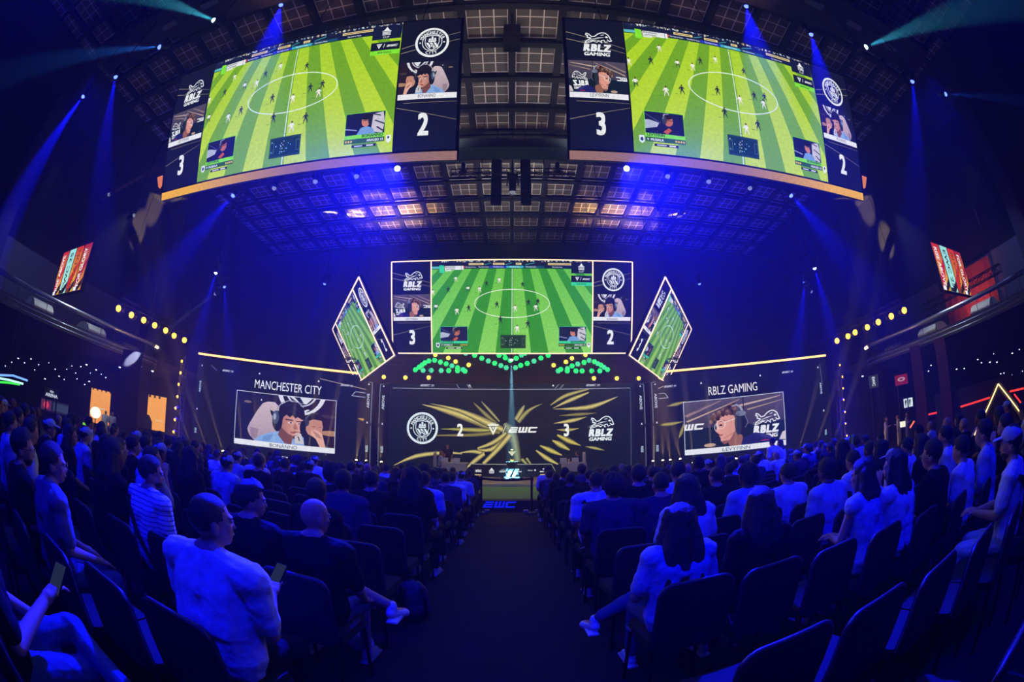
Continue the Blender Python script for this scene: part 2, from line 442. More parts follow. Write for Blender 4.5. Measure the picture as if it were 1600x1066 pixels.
SK, SKD, SKL = (196, 138, 112), (120, 72, 60), (226, 172, 146)
def pic_city(cv, full=True):
    """player with headset, pale chair behind, second man covering his mouth (0..1 box)"""
    X0, Y0 = 340, 770
    def P(*pts):
        out = []
        for x, y in pts:
            yt = 345 + (x - 355) * .115; yb = 735 + (x - 320) * .0886
            out.append(((x - 335 + (y - 560) * .08) / 785, (yb - y) / (yb - yt)))
        return out
    cv.rect(0, 0, 1, 1, lambda x, y: (20 + 20 * x, 24, 42 - 10 * x), 0)
    def E(x, y, rx, ry, c, lay, n=24):
        (cx, cy), = P((x, y)); cv.ell(cx, cy, rx / 785, ry / 392, c, lay, n)
    # emblem on the wall
    (ex, ey), = P((868, 352)); cv.ring(ex, ey, 190 / 785, 200 / 392, .045, (225, 225, 230), 1, 40); cv.ring(ex, ey, 125 / 785, 130 / 392, .02, (215, 215, 222), 1, 36)
    cv.poly(P((770, 395), (950, 415), (900, 460), (840, 450)), (225, 225, 230), 1)
    cv.poly(P((800, 395), (850, 402), (880, 455), (850, 450)), (25, 28, 45), 2)
    cv.text('Y', ex + .04, ey - .43, .1, (225, 225, 230), 2, 1, .04)
    E(1080, 560, 120, 12, (70, 55, 50), 1); E(1080, 690, 90, 22, (176, 130, 96), 1); E(440, 438, 30, 10, (120, 105, 95), 1)
    cv.frame(.23, .7, .29, .93, .004, (60, 66, 90), 1); cv.poly([(.25, .84), (.268, .84), (.259, .885)], (225, 225, 230), 2)
    # gaming chair
    ch = P((600, 437), (655, 442), (690, 480), (700, 560), (700, 640), (640, 690), (480, 745), (440, 700), (430, 655), (450, 610), (520, 500), (560, 450))
    cv.poly(ch, lambda x, y: (214 - 40 * (1 - y), 192 - 40 * (1 - y), 196 - 34 * (1 - y)), 2)
    cv.poly(P((450, 640), (520, 655), (500, 740), (460, 720)), (150, 128, 140), 3); cv.poly(P((425, 680), (440, 690), (470, 760), (440, 760)), (30, 30, 44), 3)
    # second man
    cv.poly(P((850, 690), (900, 660), (960, 690), (1040, 730), (1060, 800), (860, 790)), (24, 26, 40), 3)
    cv.poly(P((895, 600), (910, 570), (960, 560), (1010, 580), (1020, 640), (1000, 700), (950, 720), (900, 690), (880, 640)), lambda x, y: SK, 4)
    cv.poly(P((880, 600), (885, 560), (930, 530), (990, 530), (1025, 560), (1028, 610), (1012, 590), (950, 578), (915, 590), (900, 625)), (30, 24, 26), 5)
    E(895, 600, 22, 34, (66, 66, 84), 5); cv.pl(P((890, 570), (940, 528), (990, 535)), .008, (120, 120, 130), 6)
    cv.poly(P((930, 660), (960, 655), (1010, 690), (1020, 740), (1030, 800), (990, 800), (960, 730), (925, 700)), SKL, 6)
    for k in range(4): cv.line(*P((938 + k * 14, 662 + k * 10), (972 + k * 10, 718 + k * 4)), .006, (140, 90, 76), 7)
    cv.line(*P((940, 634), (962, 636)), .012, (40, 26, 24), 6); cv.line(*P((985, 640), (1005, 640)), .012, (40, 26, 24), 6)
    # player: shirt and neck
    cv.poly(P((480, 745), (520, 712), (600, 685), (690, 668), (740, 720), (800, 730), (830, 690), (868, 720), (870, 790), (480, 760)), lambda x, y: (136, 172, 222), 5)
    cv.poly(P((560, 712), (640, 690), (600, 752), (540, 752)), (112, 150, 206), 6)
    cv.poly(P((690, 640), (790, 710), (770, 775), (720, 765), (672, 700)), SKD, 6)
    cv.poly(P((800, 680), (850, 690), (868, 770), (800, 765)), (206, 200, 196), 7); cv.line(*P((825, 710), (835, 745)), .012, (60, 50, 56), 8)
    # face
    cv.poly(P((700, 520), (780, 520), (868, 560), (872, 610), (858, 660), (830, 700), (790, 716), (750, 700), (706, 655), (688, 600)), lambda x, y: (232 - 260 * (.68 - x if x < .66 else .0), 170 - 240 * (.68 - x if x < .66 else .0), 148 - 230 * (.68 - x if x < .66 else .0)), 7)
    cv.poly(P((700, 640), (750, 690), (790, 708), (826, 696), (790, 718), (750, 704), (704, 664)), SKD, 8)
    cv.poly(P((735, 572), (795, 582), (795, 590), (735, 582)), (36, 24, 24), 9); cv.poly(P((818, 590), (858, 592), (858, 600), (818, 598)), (36, 24, 24), 9)
    E(772, 604, 20, 6, (236, 216, 208), 9, 12); E(776, 604, 8, 6, (24, 16, 16), 10, 10); E(836, 612, 16, 5, (236, 216, 208), 9, 12); E(838, 612, 7, 5, (24, 16, 16), 10, 10)
    cv.poly(P((806, 604), (828, 650), (800, 656), (790, 645)), (176, 112, 92), 9); cv.line(*P((798, 655), (826, 655)), .008, (110, 60, 52), 10)
    cv.poly(P((766, 676), (800, 670), (820, 678), (800, 690), (772, 688)), (170, 84, 80), 9); cv.line(*P((768, 680), (820, 681)), .005, (90, 40, 40), 10)
    # hair, headset
    cv.poly(P((690, 560), (686, 490), (720, 450), (780, 436), (840, 456), (880, 496), (888, 560), (864, 584), (830, 560), (812, 572), (790, 545), (770, 562), (745, 540), (720, 560), (706, 600)), (26, 22, 28), 11)
    for a in ((730, 470, 790, 460), (800, 480, 850, 520), (750, 500, 800, 520)): cv.line(*P(a[:2], a[2:]), .006, (74, 70, 82), 12)
    cv.pl(P((668, 540), (676, 486), (712, 446), (776, 428), (840, 446), (878, 486)), .013, (158, 160, 172), 13)
    E(672, 590, 40, 84, (22, 26, 38), 13); E(660, 560, 26, 54, (70, 84, 104), 14); E(652, 556, 12, 26, (150, 166, 186), 15)
    cv.poly(P((616, 500), (650, 520), (640, 560), (624, 540)), (30, 36, 50), 12)
    E(866, 640, 24, 54, (22, 26, 38), 13); cv.line(*P((850, 680), (800, 672)), .006, (30, 30, 36), 14)

def pic_rblz(cv):
    """curly-haired player in clear glasses and headset, seen from the side (0..1 box)"""
    def P(*pts):
        out = []
        for x, y in pts:
            yt = 450 - (x - 335) * .117; yb = 812 - (x - 355) * .085
            out.append(((x - 340 - (y - 600) * .06) / 780, (yb - y) / (yb - yt)))
        return out
    def E(x, y, rx, ry, c, lay, n=20):
        (cx, cy), = P((x, y)); cv.ell(cx, cy, rx / 780, ry / 362, c, lay, n)
    cv.rect(0, 0, 1, 1, lambda x, y: (44 + 40 * y, 42 + 32 * y, 54 + 34 * y), 0)
    for a, w, c in (((350, 560, 620, 430), .05, (150, 124, 116)), ((360, 600, 760, 420), .03, (196, 166, 140)), ((760, 470, 1080, 390), .045, (196, 170, 150)), ((820, 500, 1100, 420), .03, (170, 144, 124)), ((420, 520, 560, 440), .03, (100, 86, 96))):
        cv.line(*P(a[:2], a[2:]), w, c, 1, w * .3)
    cv.rect(0, 0, 1, .42, lambda x, y: (14, 30, 34), 2)
    cv.line(*P((786, 400), (792, 520)), .009, (14, 14, 16), 3)
    (bx, by), = P((968, 628)); ox = cv.T
    old = sub(cv, bx, by, bx + 1, by + 2.155, clip=False); bull_logo(cv, 0, 0, .142, 3); back(cv, old)
    (wx, wy), = P((335, 668))
    old = sub(cv, wx, wy, wx + 1, wy + 2.155, clip=False); ewc(cv, -.09, 0, .058, W_, 3); back(cv, old)
    cv.poly(P((1075, 740), (1100, 680), (1140, 660), (1150, 740)), (214, 200, 200), 3); E(540, 775, 45, 14, (190, 160, 130), 3)
    # shoulders
    cv.poly(P((770, 790), (800, 720), (880, 680), (960, 690), (1040, 740), (1050, 780)), (30, 34, 92), 4)
    cv.poly(P((900, 690), (990, 700), (1030, 730), (940, 720)), (54, 50, 120), 5); cv.line(*P((930, 745), (990, 738)), .014, (200, 50, 60), 6)
    # neck, face in profile looking left
    cv.poly(P((690, 690), (770, 660), (790, 720), (770, 800), (700, 800), (680, 760)), (150, 98, 78), 5)
    cv.poly(P((590, 560), (630, 530), (700, 530), (740, 580), (745, 650), (720, 690), (690, 740), (640, 752), (622, 745), (618, 716), (606, 706), (608, 690), (594, 682), (578, 668), (590, 640), (584, 610)), lambda x, y: (226 + 60 * (.35 - x), 158 + 60 * (.35 - x), 136 + 60 * (.35 - x)), 6)
    cv.poly(P((622, 745), (690, 735), (735, 650), (735, 690), (700, 742), (650, 770)), (140, 88, 70), 7)
    cv.poly(P((606, 694), (636, 690), (632, 702), (606, 706)), (160, 78, 70), 8)
    cv.line(*P((602, 598), (650, 582)), .01, (60, 36, 26), 8); E(618, 622, 14, 7, (40, 24, 20), 8, 10)
    (gx, gy), = P((618, 618)); cv.ring(gx, gy, .046, .088, .007, (240, 232, 228), 9, 24); cv.line(*P((648, 600), (730, 570)), .011, (240, 232, 228), 9)
    (gx, gy), = P((585, 640)); cv.ring(gx, gy, .02, .08, .005, (230, 222, 220), 9, 16)
    # curls
    rnd = random.Random(3)
    for i in range(60):
        a = rnd.random(); x = 545 + a * 180; y = 600 - a * 95 - rnd.random() * 52 + (1 - a) * 4
        if y < 545 - (x - 560) * .45 - 20: y += 25
        c = rnd.choice([(58, 34, 26), (90, 56, 40), (130, 90, 64), (40, 26, 22), (160, 122, 92)])
        E(x, y, 15, 15, c, 9 + (i % 3), 9)
    cv.poly(P((600, 540), (650, 480), (720, 470), (740, 540), (690, 545), (650, 530)), (44, 28, 24), 8)
    # headset
    cv.pl(P((700, 476), (736, 462), (770, 486), (784, 520)), .02, (166, 168, 180), 13)
    E(775, 600, 44, 92, (24, 26, 32), 13); E(750, 610, 28, 84, (44, 46, 54), 14)
    E(770, 530, 40, 20, (120, 124, 140), 14); cv.pl(P((800, 540), (826, 600), (804, 640)), .006, (130, 130, 140), 14)
    cv.line(*P((735, 668), (640, 726)), .005, (24, 24, 28), 14)

def game(cv, x0, y0, pal, lay=1):
    """the football match, 1.72 wide and 1 high"""
    L, D, L2, TEAL = pal
    old = sub(cv, x0, y0, x0 + 1, y0 + 1, clip=False); cv.clip = (x0, y0, x0 + 1.72, y0 + 1)
    cv.rect(0, 0, 1.72, 1, L, lay)
    bt = lambda t: .86 + (t - .868) * 2.15
    for i in range(-9, 12):
        a = .786 + i * .0885; b = a + .0885
        if i % 2 == 0: cv.poly([(bt(a), 0), (bt(b), 0), (b, .905), (a, .905)], D, lay + 1)
        else: cv.poly([(bt(a), 0), (bt(b), 0), (b, .905), (a, .905)], lambda x, y: tuple(L2[k] + (L[k] - L2[k]) * y for k in range(3)), lay + 1)
    wl = (226, 240, 214)
    cv.line((.858, 0), (.862, .905), .009, wl, lay + 2, .006); cv.ring(.861, .534, .402, .154, .0085, wl, lay + 2, 60)
    # stand, crowd and advertising boards
    cv.rect(0, .905, 1.72, 1, (22, 26, 52), lay + 2)
    rnd = random.Random(11)
    for i in range(190):
        x = rnd.random() * 1.72; c = rnd.choice([(230, 230, 220), (210, 190, 140), (60, 80, 120), (160, 190, 200), (30, 34, 50)])
        cv.rect(x, .975 + rnd.random() * .02, x + .006 + rnd.random() * .012, .983 + rnd.random() * .016, c, lay + 3)
    for a, b, c in ((0, .14, (96, 190, 190)), (.14, .36, (200, 60, 50)), (.36, .62, (24, 40, 90)), (.62, .8, (44, 60, 190)), (.8, .98, (60, 180, 200)), (.98, 1.2, (30, 80, 110)), (1.2, 1.55, (20, 28, 70)), (1.55, 1.72, (60, 90, 170))):
        cv.rect(a, .912, b, .935, c, lay + 3)
    for a, b in ((.4, .56), (.66, .78), (.9, .96), (1.24, 1.5)): cv.rect(a, .945, b, .966, (236, 214, 150), lay + 3); cv.rect(a + .01, .952, b - .02, .958, (120, 90, 50), lay + 4)
    for a, b in ((.57, .64), (.79, .86), (1.0, 1.1)): cv.poly([(a, .942), (b, .962), (b, .97), (a, .95)], (60, 150, 160), lay + 3)
    for x in (.36, .5, .655, .83, 1.0, 1.28): cv.text('The Club is Yours', x + .06, .9235, .011, W_, lay + 5, 1, .02)
    cv.rect(0, .905, 1.72, .912, (16, 60, 40), lay + 3)
    # players
    for x, y, k in ((.262, .797, 'w'), (.18, .682, 'b'), (.393, .688, 'm'), (.516, .682, 'w'), (.59, .742, 'b'), (.726, .78, 'w'), (.01, .655, 'w'), (.046, .497, 'm'), (.273, .453, 'w'), (.4, .48, 'b'), (.7, .518, 'b'),
                    (.737, .355, 'b'), (.972, .73, 'b'), (1.034, .54, 'b'), (1.135, .55, 'b'), (1.112, .49, 'w'), (.892, .48, 'w'), (1.028, .31, 'b'), (.914, .262, 'w')):
        s = .034 * (1.35 - y * .6); top = (24, 30, 44) if k == 'b' else (244, 240, 232); bot = (24, 30, 44) if k != 'w' else (236, 226, 214)
        cv.poly([(x - .02, y - s), (x - s * 1.6, y - s * .9), (x - s * 1.4, y - s * 1.05)], (40, 96, 20), lay + 2)
        cv.ell(x, y + s * .95, s * .2, s * .22, (90, 56, 40), lay + 5, 8)
        cv.poly([(x - s * .34, y + s * .7), (x + s * .3, y + s * .74), (x + s * .26, y - s * .05), (x - s * .22, y - s * .05)], top, lay + 4)
        cv.line((x - s * .3, y + s * .6), (x - s * .62, y + s * .1), s * .2, top, lay + 4); cv.line((x + s * .3, y + s * .6), (x + s * .55, y + s * .2), s * .18, top, lay + 4)
        cv.line((x - s * .1, y), (x - s * .3, y - s * .5), s * .26, bot, lay + 4); cv.line((x - s * .3, y - s * .5), (x - s * .36, y - s), s * .16, bot, lay + 4)
        cv.line((x + s * .12, y), (x + s * .4, y - s * .45), s * .26, bot, lay + 4); cv.line((x + s * .4, y - s * .45), (x + s * .5, y - s * .9), s * .16, bot, lay + 4)
    # score bug
    cv.poly([(.085, .868), (.14, .862), (.135, .945), (.085, .95)], TEAL, lay + 6); cv.rect(.145, .895, .345, .938, (236, 238, 240), lay + 6)
    cv.text('BONANNO', .205, .927, .015, (20, 20, 40), lay + 7, 1.05, .02); cv.text('LEVYFINN', .205, .905, .015, (20, 20, 40), lay + 7, 1.05, .02)
    cv.text('2', .322, .927, .015, (20, 20, 40), lay + 7, 1, .03); cv.text('3', .322, .905, .015, (20, 20, 40), lay + 7, 1, .03); cv.rect(.145, .882, .215, .893, (230, 232, 236), lay + 6)
    # event marks, top right
    cv.rect(1.49, .86, 1.715, .98, (20, 24, 52), lay + 6); temple(cv, 1.6, .93, .04, W_, lay + 7); cv.text('CUP', 1.6, .878, .016, W_, lay + 7, 1.2)
    cv.rect(1.49, .765, 1.715, .835, (20, 22, 40), lay + 6); shard(cv, 1.555, .803, .022, W_, lay + 7, (20, 22, 40)); cv.line((1.588, .785), (1.598, .82), .004, W_, lay + 7); ewc(cv, 1.612, .791, .017, W_, lay + 7)
    cv.rect(1.49, .728, 1.715, .765, TEAL, lay + 6); cv.text('SEMI FINALS', 1.6, .746, .014, (20, 60, 40), lay + 7, 1, .02)
    # small portrait windows
    cv.rect(.087, .076, .388, .292, TEAL, lay + 6)
    o2 = sub(cv, .091, .135, .384, .288); cv.rect(0, 0, 1, 1, (26, 28, 70), lay + 7); cv.poly([(0, .2), (.3, .3), (.36, .5), (.1, .62), (0, .6)], (180, 186, 206), lay + 8); cv.line((0, .9), (.4, .5), .02, (90, 96, 140), lay + 8)
    cv.poly([(.3, 0), (.42, .3), (.6, .35), (.8, .2), (.9, 0)], (30, 28, 60), lay + 9); cv.ell(.6, .62, .12, .25, (190, 110, 84), lay + 10); cv.ell(.56, .82, .15, .14, (40, 26, 26), lay + 11); cv.ell(.5, .65, .06, .2, (60, 60, 70), lay + 12)
    cv.pl([(.46, .7), (.5, .92), (.62, .96)], .03, (170, 180, 200), lay + 12); cv.line((.56, .64), (.72, .64), .03, (40, 24, 24), lay + 12); cv.poly([(.45, .1), (.6, .3), (.68, .2), (.55, 0)], (190, 90, 40), lay + 10); back(cv, o2)
    cv.text('LEVYFINN', .1, .125, .02, (16, 50, 30), lay + 8, 1.1, .03, anchor='l'); cv.rect(.087, .076, .388, .108, (46, 92, 30), lay + 7); cv.text('9  MUSIALA', .1, .092, .016, W_, lay + 8, 1.1, .03, anchor='l')
    for i in range(4): cv.ell(.315 + i * .02, .092, .008, .008, (230, 190, 60), lay + 8, 8)
    cv.rect(.15, .048, .33, .066, (18, 24, 20), lay + 6); cv.rect(.17, .054, .24, .06, W_, lay + 7); cv.rect(.26, .053, .31, .061, W_, lay + 7); cv.poly([(.042, .115), (.08, .115), (.08, .075), (.061, .06), (.042, .075)], (230, 236, 240), lay + 6); cv.ell(.061, .09, .012, .014, (40, 60, 110), lay + 7, 8)
    cv.rect(1.36, .076, 1.66, .292, TEAL, lay + 6)
    o2 = sub(cv, 1.364, .135, 1.656, .288); cv.rect(0, 0, 1, 1, (24, 28, 60), lay + 7); cv.poly([(.66, .1), (.7, .9), (.95, .98), (1, .5), (.95, 0)], (206, 200, 206), lay + 8)
    for a in ((.6, .95, .9, .8), (.75, .6, 1, .4), (.8, .3, .96, .1)): cv.line(a[:2], a[2:], .05, (40, 44, 70), lay + 9)
    cv.poly([(.3, 0), (.4, .3), (.55, .36), (.7, .25), (.78, 0)], (120, 160, 214), lay + 9); cv.ell(.52, .58, .11, .24, (206, 130, 104), lay + 10); cv.ell(.52, .8, .14, .15, (24, 22, 28), lay + 11); cv.ell(.63, .6, .05, .18, (34, 36, 50), lay + 12)
    cv.line((.44, .62), (.6, .62), .03, (50, 28, 26), lay + 12); cv.line((.0, .3), (.3, .2), .05, (150, 160, 190), lay + 8); back(cv, o2)
    cv.text('BONANNO', 1.648, .125, .02, (16, 50, 30), lay + 8, 1.1, .03, anchor='r'); cv.rect(1.36, .076, 1.66, .108, (46, 92, 30), lay + 7); cv.text('ARAUJO 15', 1.65, .092, .016, W_, lay + 8, 1.1, .03, anchor='r')
    for i in range(3): cv.ell(1.375 + i * .02, .092, .008, .008, (230, 190, 60), lay + 8, 8)
    cv.rect(1.42, .048, 1.6, .066, (18, 24, 20), lay + 6); cv.rect(1.44, .054, 1.5, .06, W_, lay + 7); cv.rect(1.53, .053, 1.58, .061, W_, lay + 7)
    cv.poly([(1.672, .115), (1.705, .115), (1.705, .075), (1.688, .06), (1.672, .075)], (236, 240, 242), lay + 6); cv.ell(1.688, .1, .008, .01, (40, 60, 110), lay + 7, 8)
    # radar
    cv.rect(.737, .055, 1.007, .2, (20, 52, 22), lay + 6); cv.frame(.743, .062, 1.001, .193, .002, (60, 110, 60), lay + 7)
    for a, b in ((.743, .775), (.969, 1.001)): cv.frame(a, .09, b, .165, .002, (120, 170, 120), lay + 7)
    for i in range(22): cv.ell(rnd.choice([.76, .98, .8, .83, .85, .87, .89, .9, .92]) + rnd.uniform(-.01, .01), rnd.uniform(.08, .18), .004, .004, (236, 236, 230) if i % 2 else (150, 220, 170), lay + 8, 6)
    back(cv, old)

def side_panel(cv, x0, which, lay=1):
    """team column .43 wide: emblem, portrait, name strip, score"""
    old = sub(cv, x0, 0, x0 + 1, 1, clip=False); cv.clip = (x0, 0, x0 + .43, 1)
    cv.rect(0, 0, .43, 1, lambda x, y: (18, 22 - 4 * y, 44 - 14 * y), lay)
    for a, b, w in (((0, .88), (.43, .76), .005), ((0, .82), (.43, .72), .005), ((0, .2), (.43, .3), .004), ((.05, .33), (.43, .33), .003)):
        if which == 'city': a, b = (a[0], b[1]), (b[0], a[1])
        cv.line(a, b, w, (150, 138, 120), lay + 1, w * .5)
    if which == 'city':
        crest(cv, .225, .8, .125, lay + 2)
        cv.rect(0.005, .355, .425, .395, (236, 236, 238), lay + 3)
        o2 = sub(cv, .005, .395, .425, .64, mirror=True); b0 = lay + 3
        _lay(cv, pic_city, b0); back(cv, o2)
        cv.text('BONANNO', .215, .375, .026, (40, 40, 50), lay + 20, .8, .01, width=.125)
        cv.text('2', .2, .18, .155, W_, lay + 3, .72, .035)
    else:
        bull_logo(cv, .225, .775, .112, lay + 3)
        cv.rect(.005, .355, .425, .395, (236, 236, 238), lay + 3)
        o2 = sub(cv, .005, .395, .425, .64, mirror=True); _lay(cv, pic_rblz, lay + 3); back(cv, o2)
        cv.text('LEVYFINN', .215, .375, .026, (40, 40, 50), lay + 20, .8, .01, width=.13)
        cv.text('3', .215, .18, .155, W_, lay + 3, .72, .035)
    back(cv, old)
def _lay(cv, fn, base):
    """draw fn with its layers lifted by base"""
    n = len(cv.v); fn(cv)
    for i in range(n, len(cv.v)):
        x, y, z = cv.v[i]; cv.v[i] = (x, y, z + base * cv.ly)

PAL_C = ((104, 196, 58), (52, 150, 34), (140, 216, 92), (60, 214, 150))
PAL_O = ((168, 210, 14), (114, 170, 6), (196, 224, 40), (130, 230, 40))
PAL_D = ((130, 186, 52), (84, 148, 30), (150, 200, 66), (60, 206, 150))
OVER = screen_mat('overhead_picture', 1.0, False)
LEDLINE = emis('led_outline', (255, 214, 176), 1.6)

def score_screen(label, tl, tr, bl, h, pal, outline, group=None, depth=.22):
    """one hanging LED screen with the match and two team columns; local x along, y up, z to the audience"""
    M = frame_mtx(tl, tr, bl); w = (Vector(tr) - Vector(tl)).length
    root = empty('led_screen', label=label, cat='screen', group=group, mtx=M)
    sx, sy = w / 2.62, h
    MB().box((w / 2, h / 2, -depth / 2 - .01), (w + .1, h + .1, depth)).build('housing', DARK, root)
    for nm, fn in (('game_picture', lambda c: game(c, .45, 0, pal)), ('team_panel', lambda c: side_panel(c, .01, 'rblz')), ('team_panel', lambda c: side_panel(c, 2.18, 'city'))):
        cv = Cv(.0025); fn(cv); cv.build(nm, OVER, root, sx, sy)
    if outline:
        t = .05
        for a, b in (((0, 0), (w, 0)), ((0, h), (w, h)), ((0, 0), (0, h)), ((w, 0), (w, h)), ((.445 * sx, 0), (.445 * sx, h)), ((2.175 * sx, 0), (2.175 * sx, h))):
            MB().beam((a[0], a[1], .05), (b[0], b[1], .05), t, t).build('led_strip', LEDLINE, root)
    return root
# ---------------------------------------------------------------- the hall (setting)
def sbox(name, x0, x1, y0, y1, z0, z1, m):
    return struct(MB().box(((x0 + x1) / 2, (y0 + y1) / 2, (z0 + z1) / 2), (x1 - x0, y1 - y0, z1 - z0)).build(name, m))
CARPET = mat('dark_carpet', (30, 30, 40), .95, 0, .2, 120, .2, .25)
AISLE = mat('aisle_carpet', (30, 30, 38), .95, 0, .2, 120, .2, .15)
def step(y): return .24 if y < 6.3 else (.12 if y < 8.6 else 0.0)
sbox('floor', -60, 60, -20, 60, -.3, 0, CARPET)
sbox('floor_riser_1', -18, 18, -9, 8.6, .002, .12, CARPET)
sbox('floor_riser_2', -18, 18, -9, 6.3, .121, .24, CARPET)
sbox('floor_aisle_1', -.72, .72, -6, 6.28, .241, .246, AISLE)
sbox('floor_aisle_2', -.72, .72, 6.31, 8.58, .121, .126, AISLE)
sbox('floor_aisle_3', -.72, .72, 8.62, 12.2, .001, .006, AISLE)
WALLM = mat('dark_hall_wall', (9, 9, 13), .9, 0, .1, 3)
sbox('wall_back', -60, 60, 32, 32.4, 0, 21, WALLM)
sbox('wall_rear', -60, 60, -20.4, -20, 0, 21, WALLM)
sbox('wall_left', -60.4, -60, -20, 32, 0, 6, WALLM)
sbox('wall_right', 60, 60.4, -20, 32, 0, 6, WALLM)
PALE = mat('pale_gallery_wall', (92, 92, 104), .85, 0, .1, 2, .3, .1)
for sd, nm in ((-1, 'left'), (1, 'right')):
    X = lambda a, b: (min(sd * a, sd * b), max(sd * a, sd * b))
    sbox('wall_upper_' + nm, *X(27.5, 28), -20, 32, 9.4, 21, WALLM)
    sbox('wall_gallery_' + nm, *X(27.4, 28), -20, 21, 5.2, 9.4, PALE)
    sbox('ceiling_gallery_' + nm, *X(22.6, 60), -20, 24, 5.1, 5.5, mat('gallery_soffit', (40, 40, 50), .8))
    for k, yy in enumerate((5.4, 21.2)):
        o = MB().box((sd * 26.8, yy, 11), (1.3, 1.1, 20)).build('hall_column', mat('column_paint', (48, 48, 60), .8))
        tag(o, ('tall pale column rising beside the ' + ('far' if k else 'near') + ' end of the ' + nm + ' balcony'), 'column')
# ceiling: square tray panels between dark beams
def ceiling_mat():
    m = bpy.data.materials.new('ceiling_tray'); m.use_nodes = True; nt = m.node_tree; b = nt.nodes['Principled BSDF']
    N = lambda t: nt.nodes.new(t)
    tc = N('ShaderNodeTexCoord'); sp = N('ShaderNodeSeparateXYZ'); nt.links.new(tc.outputs['Object'], sp.inputs[0])
    def M(op, a, b_=None, c=None):
        n = N('ShaderNodeMath'); n.operation = op
        for i, v in enumerate((a, b_, c)):
            if v is None: continue
            if isinstance(v, (int, float)): n.inputs[i].default_value = v
            else: nt.links.new(v, n.inputs[i])
        return n.outputs[0]
    res = []
    for ax, mod, off in (('X', 2.05, 205), ('Y', 2.15, 215 - 8.88)):
        f = M('FRACT', M('DIVIDE', M('ADD', sp.outputs[ax], off), mod))
        t = M('MULTIPLY', M('DIVIDE', M('SUBTRACT', f, .085), .83), 3)
        d = M('ABSOLUTE', M('SUBTRACT', t, M('ROUND', t)))
        line = M('LESS_THAN', d, .045)
        ins = M('MULTIPLY', M('GREATER_THAN', t, -.05), M('LESS_THAN', t, 3.05))
        res.append((line, ins))
    inside = M('MULTIPLY', res[0][1], res[1][1])
    line = M('MULTIPLY', M('MAXIMUM', res[0][0], res[1][0]), inside)
    mx = N('ShaderNodeMix'); mx.data_type = 'RGBA'; mx.inputs[6].default_value = (*lin((92, 84, 80)), 1); mx.inputs[7].default_value = (*lin((226, 216, 206)), 1)
    nt.links.new(line, mx.inputs[0])
    m2 = N('ShaderNodeMix'); m2.data_type = 'RGBA'; m2.inputs[6].default_value = (.002, .002, .002, 1)
    nt.links.new(inside, m2.inputs[0]); nt.links.new(mx.outputs[2], m2.inputs[7]); nt.links.new(m2.outputs[2], b.inputs['Base Color'])
    b.inputs['Roughness'].default_value = .8
    return m
sbox('ceiling', -21.7, 21.7, -20, 32, 18.0, 18.3, ceiling_mat())
for a, b, nm in ((-28, -21.7, 'left'), (21.7, 28, 'right')): sbox('ceiling_side_' + nm, a, b, -20, 32, 18.0, 18.3, mat('ceiling_black', (8, 8, 10), .9))
BEAMM = mat('roof_beam_paint', (10, 10, 12), .8)
k = 0
for i in range(-10, 11):
    k += 1; sbox('trim_%d' % k, i * 2.05 - .16, i * 2.05 + .16, -12, 30.6, 17.75, 17.98, BEAMM)
for i in range(-8, 11):
    k += 1; y = 8.88 + 2.15 * i; sbox('trim_%d' % k, -21.5, 21.5, y - .15, y + .15, 17.6, 17.74, BEAMM)
sbox('wall_drape', -24, 24, 30.7, 31.0, 4, 18, mat('black_drape', (18, 20, 30), .95))

# ---------------------------------------------------------------- hanging LED screens
def hang(root, pts, zt=17.99):
    """steel cables up to the roof, parts of a hung thing"""
    inv = root.matrix_world.inverted()
    for p in pts:
        p = Vector(p); a = inv @ p; b = inv @ Vector((p.x, p.y, zt))
        MB().tube(a, b, .018, seg=6).build('cable', BLACK, root)
for sd in (-1, 1):
    tlA, trA, blA = ((-12.85, 6.75, 14.0), (-1.73, 7.5, 14.3), (-12.7, 8.75, 9.68)) if sd < 0 else ((1.73, 7.5, 14.3), (12.85, 6.75, 14.0), (1.65, 9.5, 10.0))
    nm = 'left' if sd < 0 else 'right'
    r = score_screen('huge LED screen over the %s seats showing a football match between two score columns' % nm, tlA, trA, blA, 4.78, PAL_O, False)
    w = (Vector(trA) - Vector(tlA)).length
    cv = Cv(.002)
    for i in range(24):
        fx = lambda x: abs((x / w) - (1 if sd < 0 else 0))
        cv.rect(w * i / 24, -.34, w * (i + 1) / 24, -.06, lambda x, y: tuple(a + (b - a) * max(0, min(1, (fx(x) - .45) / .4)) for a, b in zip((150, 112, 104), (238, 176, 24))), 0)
    MB().box((w / 2, -.2, -.1), (w + .1, .3, .18)).build('bottom_rim', BLACK, r); cv.build('rim_painted_light', screen_mat('rim_painted_glow', 1.0), r)  # lit underside of the rim painted as emission, tan inward and yellow outward
    hang(r, [(sd * 3, 7.8, 14.2), (sd * 7, 7.4, 14.1), (sd * 11.5, 7.1, 14)])
    # the orange triangular accent beyond the outer lower corner
    e = at_y(250 if sd < 0 else 1350, 281, 8.7)
    o = MB().prism([(e.x - .32, e.y, e.z + .2), (e.x + .32, e.y, e.z + .2), (e.x + sd * -.1, e.y, e.z - .36)], (0, .12, 0)).build('accent_panel', emis('orange_accent', (232, 130, 70), .9, False))
    o.parent = r; o.matrix_parent_inverse = r.matrix_world.inverted(); o['label'] = 'small orange triangular panel at the outer lower corner'
cs = score_screen('wide central LED screen with a glowing outline hanging above the stage', (-5.88, 18.4, 10.56), (5.88, 18.4, 10.56), (-5.88, 20, 6.36), 4.49, PAL_C, True)
hang(cs, [(-4.5, 18.5, 10.55), (0, 18.5, 10.55), (4.5, 18.5, 10.55)])
